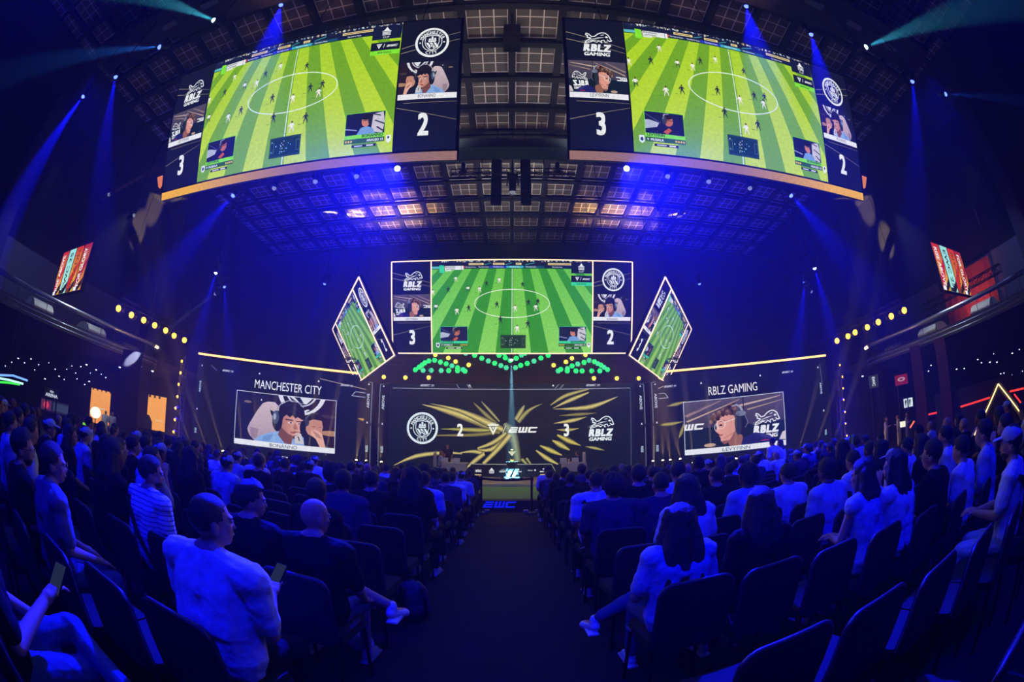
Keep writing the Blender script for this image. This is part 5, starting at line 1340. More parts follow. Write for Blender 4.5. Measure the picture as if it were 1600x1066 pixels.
        if hair in ('long', 'bob', 'bun'):
            D_ = MB(); zl = -.34 if hair == 'long' else -.12
            if hair == 'bun': D_.ell(H(0, -.12, .03), (.04, .045, .04))
            else:
                ww = 1.18 if hair == 'long' else 1
                for sg in (-1, 0, 1):
                    a = H(sg * .05, -.045, .04); b = hd + V(sg * .075 * ww, -.085, -.13); c = hd + V(sg * .085 * ww, -.11, zl)
                    D_.cone(a, b, .055, .055); D_.cone(b, c, .055, .045 if hair == 'long' else .03)
                for sg in (-1, 1): D_.cone(H(sg * .07, -.0, .03), hd + V(sg * .085, -.01, -.12), .024, .028)
                if hair == 'long':
                    rnd = random.Random(9)
                    for i in range(150):
                        a = rnd.uniform(-1, 1); z = rnd.uniform(zl + .05 + abs(a) * .08, .09); q_ = .085 + .06 * min(1, (.1 - z) / .2); D_.ell(hd + V(a * q_, -.06 - .06 * (1 - a * a) + (.04 * abs(a)), z), (.026, .026, .04), 6, 5)
                        if i % 3 == 0: D_.ell(hd + V((1 if a > 0 else -1) * (.075 + .03 * abs(a)), rnd.uniform(-.05, .02), rnd.uniform(-.2, .08)), (.024, .024, .04), 6, 5)
            me = remeshed(D_, 'hair', max(.009, voxel), 2, .008)
            h2.add([v.co.copy() for v in me.vertices], [tuple(p.vertices) for p in me.polygons], True); bpy.data.meshes.remove(me)
        me = h2.mesh('hair'); parts.append(('hair', me, hm, None))
    else:
        pass
    if beard:
        b = MB(); b.ell(H(0, .032, -.045), (.056, .054, .04), 14, 9, Rh); parts.append(('beard', b.mesh('beard'), hm, None))
    if cap is not None:
        c = MB(); c.ell(H(0, -.012, .07), (.09, .108, .078), 18, 12, Rh); c.box(H(0, .12, .062), (.13, .1, .012), Rh @ Matrix.Rotation(-.2, 3, 'X')); parts.append(('cap', remeshed(c, 'cap', .008, 2), cap, None))
    if glasses:
        c = MB()
        for sg in (-1, 1):
            c.path([H(sg * .033 + .022 * math.cos(t), .104, .022 + .018 * math.sin(t)) for t in [i * math.pi / 6 for i in range(12)]], .0022, 5, True); c.tube(H(sg * .056, .102, .026), H(sg * .078, -.01, .026), .0022, seg=5)
        c.tube(H(-.011, .106, .024), H(.011, .106, .024), .002, seg=5); parts.append(('glasses', c.mesh('glasses'), CHROME, None))
    if headphones:
        c = MB(); c.path([H(.088 * math.cos(t), -.01, .02 + .125 * math.sin(t)) for t in [i * math.pi / 10 for i in range(11)]], .009, 6)
        for sg in (-1, 1): c.ell(H(sg * .088, -.01, .01), (.02, .036, .042), 10, 8, Rh)
        parts.append(('headphones', c.mesh('headphones'), GREY, None))
    if strap:
        c = MB(); pts = [T(-.19, -.02, .42), T(-.16, -.11, .44), T(-.05, -.142, .33), T(.06, -.15, .2), T(.17, -.115, .06), T(.21, .0, .0), T(.12, .15, .1), T(-.05, .14, .33), T(-.15, .08, .46)]
        for i in range(len(pts) - 1): c.beam(pts[i], pts[i + 1], .01, .035, (0, 1, 0))
        parts.append(('bag_strap', c.mesh('bag_strap'), PANTS, None))
    return dict(parts=parts, hands=hands, hd=hd, neck=neck1, arms=armseg, legs=legp)
NOPART = ('eyes', 'pupils')
def place_person(pd, loc, yaw, label, group=None, mats=None, scale=1.0):
    r = empty('person', loc, yaw, label, 'person', group); r.scale = (scale,) * 3
    body = None
    for nm, me, m, par in pd['parts']:
        if not me.materials: me.materials.append(m)
        o = bpy.data.objects.new(nm, me); COL.objects.link(o); o.parent = r if par is None else body
        if par is None and nm == 'body': body = o
        mm = (mats or {}).get(nm, m)
        o.material_slots[0].link = 'OBJECT'; o.material_slots[0].material = mm
    return r
free = {(s[0], s[1], s[2]): s for s in SEATS}
def nearest(px, py, rows=1):
    best = None
    for k, s in free.items():
        if s[0] < rows: continue
        q = proj((s[3], s[4] + .22, s[5] + 1.3)); d = math.hypot(q[0] - px, q[1] - py)
        if best is None or d < best[0]: best = (d, k)
    return free.pop(best[1])
def seat_at(r, sd, c): return free.pop((r, sd, c))
def side_word(s): return 'left' if s[1] < 0 else 'right'
def row_words(s): return '%s row from stage, %s seat %s of aisle' % (ORD[NROW - 1 - s[0]], ORD[s[2]], side_word(s))
V6 = .0065
HEROES = [
 (312, 770, dict(lean=.02, head=(-.55, -.12), arms=('lap', 'phone'), hair='buzz', hero=True, voxel=V6, fat=1.26, sleeve='short', top=C_WHITE, hairmat=HAIRB), 'large cropped-haired person in white shirt looking down at a phone, left foreground'),
 (472, 797, dict(lean=.0, head=(-.45, .0), arms=('lap', 'knee'), hair='bald', hero=True, voxel=V6, shorts=True, legs='cross', top=C_BLACK, bottom=JEANS), 'bald person in a dark shirt with crossed legs, beside the aisle'),
 (358, 755, dict(lean=.03, head=(-.75, 0), arms=('lap', 'clasp'), hair='quiff', hero=True, voxel=V6, top=C_BLACK), 'dark-haired person in a black shirt turned right, next to the bald person'),
 (247, 722, dict(lean=.05, head=(-.5, .0), arms=('lap', 'lap'), hair='short', hero=True, voxel=.008, beard=True, strap=True, top=STRIPED, fat=1.1), 'bearded person in a striped shirt with a dark strap across the back'),
 (92, 728, dict(lean=.02, head=(-.35, -.02), arms=('lap', 'lap'), hair='short', hero=True, voxel=V6, glasses=True, top=C_GREY, bottom=JEANS, hairmat=HAIRB), 'person with glasses and brown hair in a grey shirt, left foreground'),
 (25, 688, dict(lean=.0, head=(-.3, 0), arms=('lap', 'lap'), hair='quiff', hero=True, voxel=V6, glasses=True, beard=True, top=C_BLACK), 'bearded person with glasses in a black top at the left edge'),
 (157, 703, dict(lean=.04, head=(-.3, 0), arms=('lap', 'lap'), hair='short', voxel=.009, glasses=True, top=C_BLACK, sleeve='long'), 'person with glasses in a black long-sleeved top behind the brown-haired one'),
 (101, 700, dict(lean=.08, head=(-.3, 0), hair='bob', voxel=.009, top=C_BLACK, female=True), 'dark-haired person with a short bob in a black top at the left'),
 (62, 690, dict(lean=.05, head=(-.3, 0), hair='short', voxel=.009, cap=C_LIGHT, top=C_BLACK), 'person in a pale cap and black top near the left edge'),
 (204, 730, dict(lean=.12, head=(-.5, -.1), arms=('lap', 'chin'), hair='short', voxel=.009, top=C_LIGHT), 'person in a pale top resting the chin on a hand, left side'),
 (1080, 800, dict(lean=.0, head=(.15, -.05), arms=('lap', 'lap'), hair='long', hero=True, voxel=V6, female=True, legs='crossl', top=C_LIGHT, bottom=JEANS, hairmat=HAIRB, shoes=WHITE), 'person with long curly brown hair and pale top, legs crossed, right of the aisle'),
 (1215, 775, dict(lean=.04, head=(0, 0), arms=('lap', 'lap'), hair='long', hero=True, voxel=V6, female=True, top=C_BLACK, hairmat=HAIRB), 'person with very long wavy hair hanging over a black top'),
 (965, 763, dict(lean=.02, head=(.1, 0), arms=('knee', 'lap'), hair='curly', voxel=.009, top=C_NAVY, hairmat=HAIRB, fat=1.15), 'person with curly reddish hair in a navy shirt, right of the aisle'),
 (1045, 748, dict(lean=.02, head=(0, 0), arms=('lap', 'lap'), hair='buzz', voxel=.009, top=C_NAVY, sleeve='long', fat=1.1), 'broad person with cropped hair in a navy long-sleeved top'),
 (1375, 737, dict(lean=.12, head=(.25, 0), arms=('clasp', 'clasp'), hair='bob', hero=True, voxel=V6, female=True, sleeve='none', top=C_LIGHT, bottom=JEANS), 'person in a sleeveless top holding the hands together, right side'),
 (1590, 705, dict(lean=.0, head=(.1, -.05), arms=('clasp', 'clasp'), hair='short', hero=True, voxel=V6, cap=C_LIGHT, beard=True, strap=True, top=C_WHITE, bottom=C_LIGHT), 'person in a pale cap and white shirt with a lanyard strap at the right edge'),
 (1592, 668, dict(lean=.05, head=(.1, 0), arms=('chin', 'lap'), hair='short', voxel=.009, beard=True, top=C_BLACK), 'bearded person in a black top resting the chin on a hand at the right edge'),
 (1435, 705, dict(lean=.08, head=(.2, 0), arms=('chin', 'lap'), hair='long', voxel=.009, female=True, top=C_WHITE), 'long-haired person in a white top with a hand at the mouth, right side'),
 (1458, 690, dict(lean=.02, head=(.15, 0), arms=('lap', 'lap'), hair='short', voxel=.009, glasses=True, top=C_BLACK), 'person with glasses in a black top behind the long-haired one in white'),
 (1386, 716, dict(lean=.05, head=(.1, .1), arms=('up', 'lap'), hair='long', voxel=.009, female=True, top=C_BLACK), 'long-haired person holding up a phone on the right side'),
 (928, 746, dict(lean=.1, head=(.1, -.05), arms=('lap', 'lap'), hair='buzz', voxel=.009, strap=True, top=C_WHITE, fat=1.1), 'person in a white shirt with a dark strap, at the right aisle edge'),
 (419, 722, dict(lean=.02, head=(-.6, .05), arms=('lap', 'lap'), hair='short', voxel=.009, top=C_WHITE, fat=1.15), 'large person in a white patterned shirt looking right, left block'),
]
PHONEM = emis('phone_glow', (60, 76, 120), .3, False)
def phone(loc, rot, label, lit=True):
    r = empty('phone', label=label, cat='phone'); r.matrix_world = Matrix.Translation(loc) @ rot.to_matrix().to_4x4()
    MB().box((0, 0, 0), (.075, .15, .009)).build('case', BLACK, r)
    MB().box((0, 0, .0056), (.067, .138, .002)).build('screen', PHONEM if lit else BLACK, r)
from mathutils import Euler
OFF = {1375: (.14, 1), 1215: (.09, .96), 1080: (.0, .94), 472: (.0, .95), 358: (0, .98)}
FIX = {312: (1, -1, 0), 472: (2, -1, 0), 358: (2, -1, 1), 247: (2, -1, 3), 92: (1, -1, 3), 25: (1, -1, 4), 1080: (2, 1, 0), 1215: (2, 1, 1), 1375: (2, 1, 3), 1590: (1, 1, 5), 965: (4, 1, 0), 1045: (4, 1, 1)}
for (px, py, kw, lab) in HEROES:
    s = seat_at(*FIX[px]) if px in FIX and FIX[px] in free else nearest(px, py, 3 if px < 300 else 2); pd = make_person(**kw)
    q = proj((s[3], s[4] + .22, s[5] + 1.32)); 
    r = place_person(pd, (s[3] + OFF.get(px, (0, 1))[0], s[4], s[5] + .004), s[6], lab, scale=OFF.get(px, (0, 1))[1])
    M = Matrix.Translation((s[3], s[4], s[5])) @ Matrix.Rotation(s[6], 4, 'Z')
    if 'looking down at a phone' in lab:
        h = M @ pd['hands'][1]; phone(h + V(0, .03, .03), Euler((R(50), 0, s[6] - .2)), 'phone with a lit screen held by the person in the white shirt')
    if 'holding up a phone' in lab:
        h = M @ pd['hands'][0]; phone(h + V(0, .02, .08), Euler((R(90), 0, s[6])), 'raised phone held by the long-haired person on the right')
# the crowd behind: a few figures, copied
VAR = [make_person(lean=.04, hair='short', voxel=.014, arms=('lap', 'lap')), make_person(lean=.16, head=(-.2, -.1), hair='quiff', voxel=.014, arms=('chin', 'lap')), make_person(lean=.03, head=(.2, 0), hair='buzz', voxel=.014, fat=1.12, sleeve='long'),
       make_person(lean=.05, hair='long', voxel=.014, female=True), make_person(lean=.02, head=(.1, 0), hair='short', voxel=.014, cap=C_LIGHT), make_person(lean=.08, head=(.3, 0), hair='curly', voxel=.014, arms=('knee', 'lap')), make_person(lean=.06, head=(-.3, 0), hair='bob', voxel=.014, female=True),
       make_person(lean=.05, head=(0, .1), hair='short', voxel=.014, arms=('up', 'lap')), make_person(lean=.0, hair='bald', voxel=.014), make_person(lean=.04, head=(-.1, 0), hair='short', voxel=.014, headphones=True)]
HN = ['short hair', 'swept-up hair', 'cropped hair', 'long hair', 'pale cap', 'curly hair', 'bobbed hair', 'raised arm', 'bald head', 'headphones']
TOPS = [(C_WHITE, 'white'), (C_BLACK, 'black'), (C_NAVY, 'navy'), (C_LIGHT, 'pale'), (C_GREY, 'grey')]
def crowd(s, v, t):
    m, tn = TOPS[t]
    r = place_person(VAR[v], (s[3], s[4], s[5] + .004), s[6] + random.uniform(-.12, .12), 'person with %s, %s top, %s' % (HN[v], tn, row_words(s)), 'seated audience', {'shirt': m, 'body': SKIN2 if random.random() < .35 else SKIN}, random.uniform(.95, 1.04))
for k in [k for k in free if k[0] <= 1 or (k[0] == 2 and k[2] < 4)]: free.pop(k)
L_ = [(646, 747, 0, 2), (691, 739, 2, 2), (707, 739, 0, 0), (729, 741, 0, 1), (660, 737, 0, 3), (626, 743, 3, 1), (594, 738, 0, 0), (580, 737, 0, 1), (550, 733, 8, 0), (526, 740, 0, 2), (509, 732, 5, 1), (488, 735, 0, 1), (356, 720, 4, 3), (381, 725, 6, 1), (330, 712, 0, 0), (366, 710, 4, 3),
      (178, 696, 6, 1), (204, 693, 0, 1), (246, 688, 9, 0), (54, 660, 0, 0), (95, 672, 0, 3), (119, 662, 4, 3), (6, 650, 0, 3), (246, 715, 4, 4), (287, 700, 3, 1), (221, 684, 0, 0),
      (872, 738, 0, 2), (883, 743, 0, 1), (896, 743, 2, 1), (944, 736, 0, 2), (964, 735, 0, 0), (978, 743, 3, 3), (996, 741, 0, 1), (1015, 735, 5, 0), (1025, 758, 0, 1), (1050, 737, 0, 1), (1060, 736, 0, 0), (1076, 745, 3, 0),
      (1097, 722, 0, 1), (1113, 728, 4, 0), (1133, 731, 2, 1), (1144, 720, 0, 1), (1176, 726, 5, 3), (1201, 723, 0, 0), (1248, 719, 0, 0), (1263, 717, 9, 0), (1302, 709, 0, 3), (1322, 702, 3, 1), (1335, 703, 0, 0),
      (1372, 701, 0, 1), (1397, 696, 4, 0), (1426, 684, 0, 0), (1446, 677, 3, 1), (1479, 670, 0, 0), (1525, 677, 0, 0), (1546, 669, 0, 3), (1563, 664, 6, 1)]
for px, py, v, t in L_: crowd(nearest(px, py), v, t)
for k in [k for k in free if k[0] <= 2 and (k[2] < 6 if k[1] > 0 else k[2] < 5)]: free.pop(k)
rr = random.Random(21)
for k in sorted(free):
    s = free[k]; X, Y = abs(s[3]), s[4]
    p = 0
    if s[0] >= 9: p = .6
    if s[0] >= 11: p = .85
    if 3 <= s[0] <= 8: p = (.6 if X > 3.3 else 0) if s[1] < 0 else (.3 if X > 6.2 else 0)
    if s[0] <= 2 and X > 6: p = .35
    if rr.random() < p: crowd(s, rr.choice([0, 0, 0, 1, 2, 3, 4, 5, 6, 8, 9]), rr.choice([0, 1, 1, 2, 3, 1, 0, 2]))
# person whose crossed legs show at the lower left corner
if True:
    pd = make_person(lean=-.02, head=(-.2, -.3), arms=('lap', 'phone'), hair='short', hero=True, voxel=V6, legs='cross', top=C_BLACK, bottom=JEANS, shoes=C_WHITE)
    place_person(pd, (-1.75, .12, .244), R(-8), 'person in jeans with crossed legs holding a phone at the lower left corner')
    M = Matrix.Translation((-1.75, .12, .24)) @ Matrix.Rotation(R(-8), 4, 'Z'); h = M @ pd['hands'][1]; phone(h + V(0, .02, .03), Euler((R(45), 0, .3)), 'phone held at the lower left corner by the person in jeans')
# standing people
STAND = make_person(stand=True, voxel=.014, lean=.0, arms=('down', 'down'), hair='short'); STANDH = make_person(stand=True, voxel=.014, arms=('phone', 'down'), hair='bob', female=True)
ROBE = make_person(stand=True, voxel=.014, arms=('down', 'phone'), hair='bald', robe=True, sleeve='long', cap=None)
p = at_d(1208, 690, 12.2); place_person(STAND, (p.x, p.y, .004), .3, 'person standing in a white shirt in front of the right angled wall', None, {'shirt': C_WHITE}, 1.0)
p = at_d(1222, 700, 12.6); place_person(STANDH, (p.x, p.y, .004), .6, 'shorter person in a white top standing beside the other standing one', None, {'shirt': C_WHITE}, .95)
p = at_y(699, 720, 22.6); place_person(STAND, (p.x, 22.6, STZ + .004), R(180), 'person in black standing behind the left stage table', None, {'shirt': C_BLACK}, 1.0)
p = at_y(682, 730, 21.9); pd = make_person(lean=.1, hair='long', voxel=.014, female=True, hairmat=HAIRG, top=C_LIGHT, arms=('chin', 'lap'))
def gaming_chair(loc, yaw, label, m):
    r = empty('gaming_chair', loc, yaw, label, 'chair')
    MB().lathe([(.3, 0), (.3, .03), (.05, .06), (.04, .42)], (0, .2, 0), 5).build('base', BLACK, r)
    MB().prism([(x, y + .02, .42) for x, y in rounded(.5, .46, .08)], (0, 0, .06)).build('seat', m, r)
    MB().prism([(x * (1 if z < .5 else .85), -.1, .46 + z) for x, z in rounded(.5, .8, .14)], (0, .09, 0)).build('backrest', m, r)
gaming_chair((p.x, 21.75, STZ + .002), R(-90), 'pale gaming chair at the left stage table', C_WHITE); place_person(pd, (p.x + .0, 21.75, STZ + .004), R(-90), 'fair-haired person seated at the left stage table')
p2 = at_y(908, 730, 21.7); gaming_chair((p2.x + .1, 21.7, STZ + .002), R(90), 'pale gaming chair at the right stage table', C_WHITE)
pd = make_person(lean=.12, hair='short', voxel=.014, headphones=True, top=C_NAVY, arms=('desk', 'desk'), hairmat=HAIRB); place_person(pd, (p2.x + .1, 21.7, STZ + .004), R(90), 'person with headphones seated at the right stage table')
CROWDROBES = [((163, 676), 26, 'left'), ((175, 672), 26, 'left'), ((188, 678), 26.6, 'left'), ((1385, 683), 26, 'right'), ((1405, 678), 26, 'right'), ((1417, 680), 27, 'right')]
for i, (q, d, nm) in enumerate(CROWDROBES):
    p = at_d(q[0], q[1], d); place_person(ROBE, (p.x, p.y, .004), R(180) * (i % 2) + .5, 'person in a long white robe standing far back on the %s, %s of the three' % (nm, ('leftmost', 'middle', 'rightmost')[i % 3]), 'people in robes, ' + nm, {'shirt': C_WHITE, 'robe': C_WHITE, 'body': SKIN})
# things on the floor beside the aisle
def backpack(loc, yaw, label):
    r = empty('backpack', loc, yaw, label, 'backpack')
    b = MB().ell((0, 0, .2), (.15, .1, .21), 18, 12).ell((0, 0, .12), (.16, .115, .13), 18, 10)
    o = bpy.data.objects.new('bag_body', remeshed(b, 'bag_body', .01, 3, .008)); o.data.materials.append(mat('backpack_nylon', (44, 48, 66), .6, 0, .4, 30)); COL.objects.link(o); o.parent = r
    b = MB().ell((0, .1, .13), (.11, .05, .1), 14, 9); o = bpy.data.objects.new('front_pocket', remeshed(b, 'front_pocket', .01, 2, .006)); o.data.materials.append(MATS['backpack_nylon']); COL.objects.link(o); o.parent = r
    MB().path([(-.03, 0, .4), (-.025, 0, .45), (.025, 0, .45), (.03, 0, .4)], .009, 6).build('handle', BLACK, r)
    for sg in (-1, 1): MB().path([(sg * .07, -.09, .36), (sg * .09, -.15, .25), (sg * .1, -.12, .08)], .014, 6).build('shoulder_strap', BLACK, r)
p = at_z(638, 975, .25); backpack((p.x + .03, p.y + .1, .248), .3, 'dark backpack standing on the floor left of the aisle')
p = at_z(565, 1010, .3); o = MB().ell((0, 0, .09), (.1, .07, .1), 14, 10).build('plastic_bag', mat('pale_plastic', (190, 196, 220), .35, 0, .6, 20)); o.location = (p.x, p.y, .24); tag(o, 'crumpled pale plastic bag on the floor near the bald person', 'bag')
p = at_z(1175, 1046, .3); o = MB().ell((0, 0, .05), (.1, .12, .05), 14, 10).build('plastic_bag', MATS['pale_plastic']); o.location = (p.x, p.y, .244); tag(o, 'small shiny plastic bag on the floor at the bottom right', 'bag')
# ---------------------------------------------------------------- the two sides of the hall
RAILM = mat('balcony_metal', (176, 184, 196), .28, .85)
for sd in (-1, 1):
    nm = 'left' if sd < 0 else 'right'
    X = 22.0
    r = empty('balcony', (sd * X, 0, 5.5), label='long balcony edge with a shiny rail along the %s side of the hall' % nm, cat='balcony')
    pts = [(0, -12, 0), (0, 17.5, 0)] + [(sd * (1.6 - 1.6 * math.cos(a)), 17.5 + 2.2 * math.sin(a), 0) for a in [R(15 * i) for i in range(1, 7)]]
    MB().path([(x, y, z + .78) for x, y, z in pts], .13, 10).build('rail', RAILM, r, 'wide shiny tube rail')
    f = MB()
    for i in range(len(pts) - 1):
        a, b = Vector(pts[i]), Vector(pts[i + 1]); f.beam(a + V(0, 0, -.35), b + V(0, 0, -.35), .12, .9, (0, 0, 1)) if False else f.prism([a + V(0, 0, -.45), b + V(0, 0, -.45), b + V(0, 0, .05), a + V(0, 0, .05)], (sd * .12, 0, 0))
    f.build('fascia', mat('fascia_dark', (70, 74, 92), .35, .5), r)
    for k, z in enumerate((-.1, -.32)): MB().path([(x - sd * .03, y, z + pz) for x, y, pz in pts], .03, 6).build('trim_line', RAILM, r)
    m = MB()
    for i, y in enumerate([-2 + 1.1 * j for j in range(18)]): MB().tube((0, y, .03), (0, y, .72), .022, seg=6).build('baluster', GREY, r)
    MB().prism([(-sd * 0.0, -12, .02), (-sd * 0, 17.5, .02), (-sd * .0, 17.5, .06), (0, -12, .06)], (sd * 5.2, 0, 0)).build('deck', mat('deck', (50, 50, 60), .8), r)
    for k, y in enumerate((3.5, 8.2, 12.6, 16.0)):
        o = MB(); n = 9
        q_ = .7 if k == 3 else 1.1; P = [(sd * (q_ * math.cos(a)), .0, q_ * .56 * math.sin(a)) for a in [math.pi * i / n for i in range(n + 1)]]
        o.prism(P, (0, 1.5, 0)); o = o.build('curved_canopy', mat('canopy_shell', (190, 196, 186), .5, .2)); o.location = (sd * 23.4, y, 5.585)
        tag(o, 'pale curved shell behind the %s balcony rail, %s from the near end' % (nm, ORD[k]), 'canopy')
    # banner screen
    w, h = 3.35, 1.95
    tl = (-19.4, 8.1, 7.85) if sd < 0 else (16.05, 8.1, 7.85)
    M = frame_mtx(tl, (tl[0] + w, tl[1], tl[2]), (tl[0], tl[1], tl[2] - h))
    r = empty('banner_screen', label='screen of four narrow colourful upright banners above the %s balcony' % nm, cat='screen', mtx=M)
    for k, (bg, bg2, txt, tc_) in enumerate((((190, 30, 50), (240, 170, 40), 'RISE ABOVE', W_), ((150, 220, 214), (170, 226, 214), 'EWC 25', (20, 30, 30)), ((200, 40, 30), (236, 190, 50), 'RIYADH', (120, 60, 20)), ((160, 24, 44), (226, 150, 40), 'FOR GLORY', W_))):
        if sd > 0 and k == 2: bg2 = (220, 150, 50)
        cv = Cv(.004); x0 = k * w / 4 + .03; x1 = (k + 1) * w / 4 - .05
        cv.clip = (x0, 0, x1, h); cv.rect(x0, 0, x1, h, lambda x, y, a=bg, b=bg2: a if y > h * .5 else b, 0)
        cv.poly([(x0, h * .3), (x1, h * .7), (x1, h * .55), (x0 + .2, 0), (x0, 0)], bg if k != 1 else (140, 206, 200), 1) if k != 1 else None
        cv.poly([(x0 + .1, 0), (x1, .5), (x1, .2), (x0 + .5, 0)], (30, 20, 24), 1)
        cv.text(txt, (x0 + x1) / 2 + (-.1 if k in (0, 3) else 0), h / 2, .3, tc_, 2, 1.0, .02, rot=90 if sd < 0 else 90 * -1, width=h * .82); cv.rect(x0, 0, x0 + .3, .16, tc_, 2)
        cv.build('banner', screen_mat('banner_picture', 1.1), r)
    MB().box((w / 2, h / 2, -.12), (w + .05, h + .05, .2)).build('housing', DARK, r); hang(r, [(tl[0] + .4, 8.2, tl[2]), (tl[0] + w - .4, 8.2, tl[2])])
# right balcony backdrop: reddish curtains and a truss
for i, (a, b) in enumerate(((.5, 5.2), (9.0, 13.8))):
    o = MB(); n = 16
    P = [(27.0 + .09 * (j % 2), a + (b - a) * j / n) for j in range(n + 1)]
    for j in range(n): o.prism([(P[j][0], P[j][1], 5.9), (P[j + 1][0], P[j + 1][1], 5.9), (P[j + 1][0], P[j + 1][1], 9.2), (P[j][0], P[j][1], 9.2)], (.03, 0, 0))
    o = o.build('curtain', mat('red_curtain', (150, 60, 44), .9)); tag(o, 'pleated reddish curtain behind the right balcony, %s one' % ('nearer' if i == 0 else 'farther'), 'curtain')
lamp('gallery_glow', 'SPOT', (24.5, 10.5, 6.2), (1, .3, .12), 420, (27.4, 11, 8), 100, .9, .2); lamp('gallery_glow', 'SPOT', (24.5, 3.2, 6.4), (1, .12, .2), 200, (27.4, 3, 8.5), 100, .9, .2)
truss('lighting_truss', (24.6, 7.5, 7.6), (24.6, 14.5, 7.6), .4, 'truss running along the right balcony in front of the curtains', [(24.6, 8, 7.6), (24.6, 14, 7.6)])
for sd in (-1, 1):
    lamp('gallery_glow', 'SPOT', (sd * 21.0, 6, 12), (.35, .4, 1), 700, (sd * 26, 8, 7), 80, .9, .2)
    lamp('gallery_glow', 'SPOT', (sd * 20.0, 12, 12), (.8, .85, 1), 1300, (sd * 22, 11, 6), 70, .9, .2)
# far screens beyond the left floor
def panel(px0, py0, px1, py1, d, draw, label, cat='screen', m='far_picture', frame=.06, name='far_screen'):
    a, b = at_d(px0, py0, d), at_d(px1, py0, d); c = at_d(px0, py1, d); h = a.z - c.z
    if h < 0: h = -h; 
    b.z = a.z; tl = Vector((a.x, a.y, a.z)); w = (b - a).length
    M = frame_mtx(tl, b, (tl.x, tl.y, tl.z - h))
    r = empty(name, label=label, cat=cat, mtx=M); MB().box((w / 2, h / 2, -.08), (w + frame, h + frame, .12)).build('housing', DARK, r)
    cv = Cv(.004); cv.clip = (0, 0, w, h); draw(cv, w, h); cv.build('picture', screen_mat(m, 1.0), r)
    # stand it on two posts down to the floor
    M_ = r.matrix_world.inverted()
    for k in (.15, .85):
        top = M @ Vector((w * k, 0, -.1)); MB().tube(M_ @ top, M_ @ Vector((top.x, top.y, .005)), .05, seg=8).build('post', BLACK, r)
    return r, w, h
OR, OR2 = (244, 150, 56), (250, 168, 66)
def d1(cv, w, h): cv.rect(0, 0, w, h, lambda x, y: OR2 if y > h / 2 else OR, 0); cv.rect(w * .35, h * .44, w * .75, h * .47, (230, 200, 160), 1); [cv.rect(w * (.05 + .22 * k), h * .955, w * (.12 + .22 * k), h, (16, 14, 16), 1) for k in range(5)]
panel(143, 606, 174, 660, 34, d1, 'tall orange screen in the distance on the left, the left one')
def d2(cv, w, h): cv.rect(0, 0, w, h, OR2, 0); cv.poly([(0, 0), (w * .55, 0), (w * .55, h * .22), (w * .45, h * .4), (0, h * .5)], (14, 14, 18), 1); [cv.rect(w * (.04 + .17 * k), h * .93, w * (.11 + .17 * k), h, (16, 14, 16), 1) for k in range(5)]; cv.text('RIYADH', w * .78, h * .3, h * .05, (240, 214, 170), 1, 1, .02); cv.poly([(w * .1, h * .62), (w * .16, h * .78), (w * .22, h * .6), (w * .3, h * .74), (w * .36, h * .6)], (216, 150, 96), 1)
panel(216, 613, 261, 668, 34, d2, 'wide orange screen in the distance on the left, nearer the stage')
def d3(cv, w, h): cv.rect(0, 0, w, h, (110, 214, 30), 0); cv.poly([(w * .1, 0), (w, h * .5), (w, 0)], (20, 50, 16), 1)
panel(129, 660, 143, 671, 27, d3, 'small bright green monitor in the distance on the left')
panel(1462, 618, 1474, 630, 30, d3, 'small bright green monitor in the distance on the right')
def d4(cv, w, h): cv.rect(0, 0, w, h, (226, 238, 240), 0); [cv.poly([(w * (.2 + k), h * .0), (w * (.34 + k), h * .75), (w * (.24 + k), h * .9), (w * (.12 + k), h * .7)], (30, 34, 40), 1) for k in (0, .46)]
panel(1412, 624, 1426, 638, 30, d4, 'small white picture with two dark figures on the right')
for k, (x, y, lab) in enumerate(((1404, 660, 'left'), (1437, 652, 'right'))):
    def d5(cv, w, h): cv.rect(0, 0, w, h, (255, 252, 226), 0)
    panel(x, y, x + 11, y + 9, 26, d5, 'small glaring white light panel on the right, the %s one' % lab, 'light panel', 'glare', name='light_panel')
screen_mat('glare').node_tree.nodes['Emission']
def d6(cv, w, h): cv.rect(0, 0, w, h, (30, 26, 44), 0); cv.rect(w * .02, h * .1, w * .38, h * .9, (90, 40, 70), 1); cv.ell(w * .2, h * .5, w * .1, h * .3, (220, 60, 80), 2, 14); cv.rect(w * .45, h * .15, w * .98, h * .85, (50, 60, 80), 1)
panel(64, 621, 108, 640, 26, d6, 'dim shop front panel with a pink emblem in the distance on the left')
def d7(cv, w, h): cv.rect(0, 0, w, h, (12, 12, 20), 0); cv.text('stc', w * .5, h * .72, h * .28, (190, 196, 220), 1, 1.2, .03); cv.text('ARENA', w * .5, h * .3, h * .34, (200, 204, 226), 1, 1.1, .04)
panel(70, 604, 93, 620, 25.6, d7, 'dark hanging sign with white lettering in the distance on the left')
def d8(cv, w, h): cv.rect(0, 0, w, h, (120, 26, 44), 0); cv.ell(w * .5, h * .55, w * .3, h * .2, (190, 150, 160), 1, 16); cv.ell(w * .5, h * .55, w * .16, h * .1, (110, 40, 56), 2, 12)
panel(1398, 588, 1418, 604, 29, d8, 'dark red poster with a round pale emblem on the right')
def d9(cv, w, h): cv.rect(0, 0, w, h, (44, 46, 50), 0); cv.text('EWC', w * .5, h * .5, w * .3, (220, 226, 226), 1, 1, .03, rot=-90, width=h * .7)
panel(1357, 588, 1372, 608, 29, d9, 'grey banner with white vertical lettering on the right')
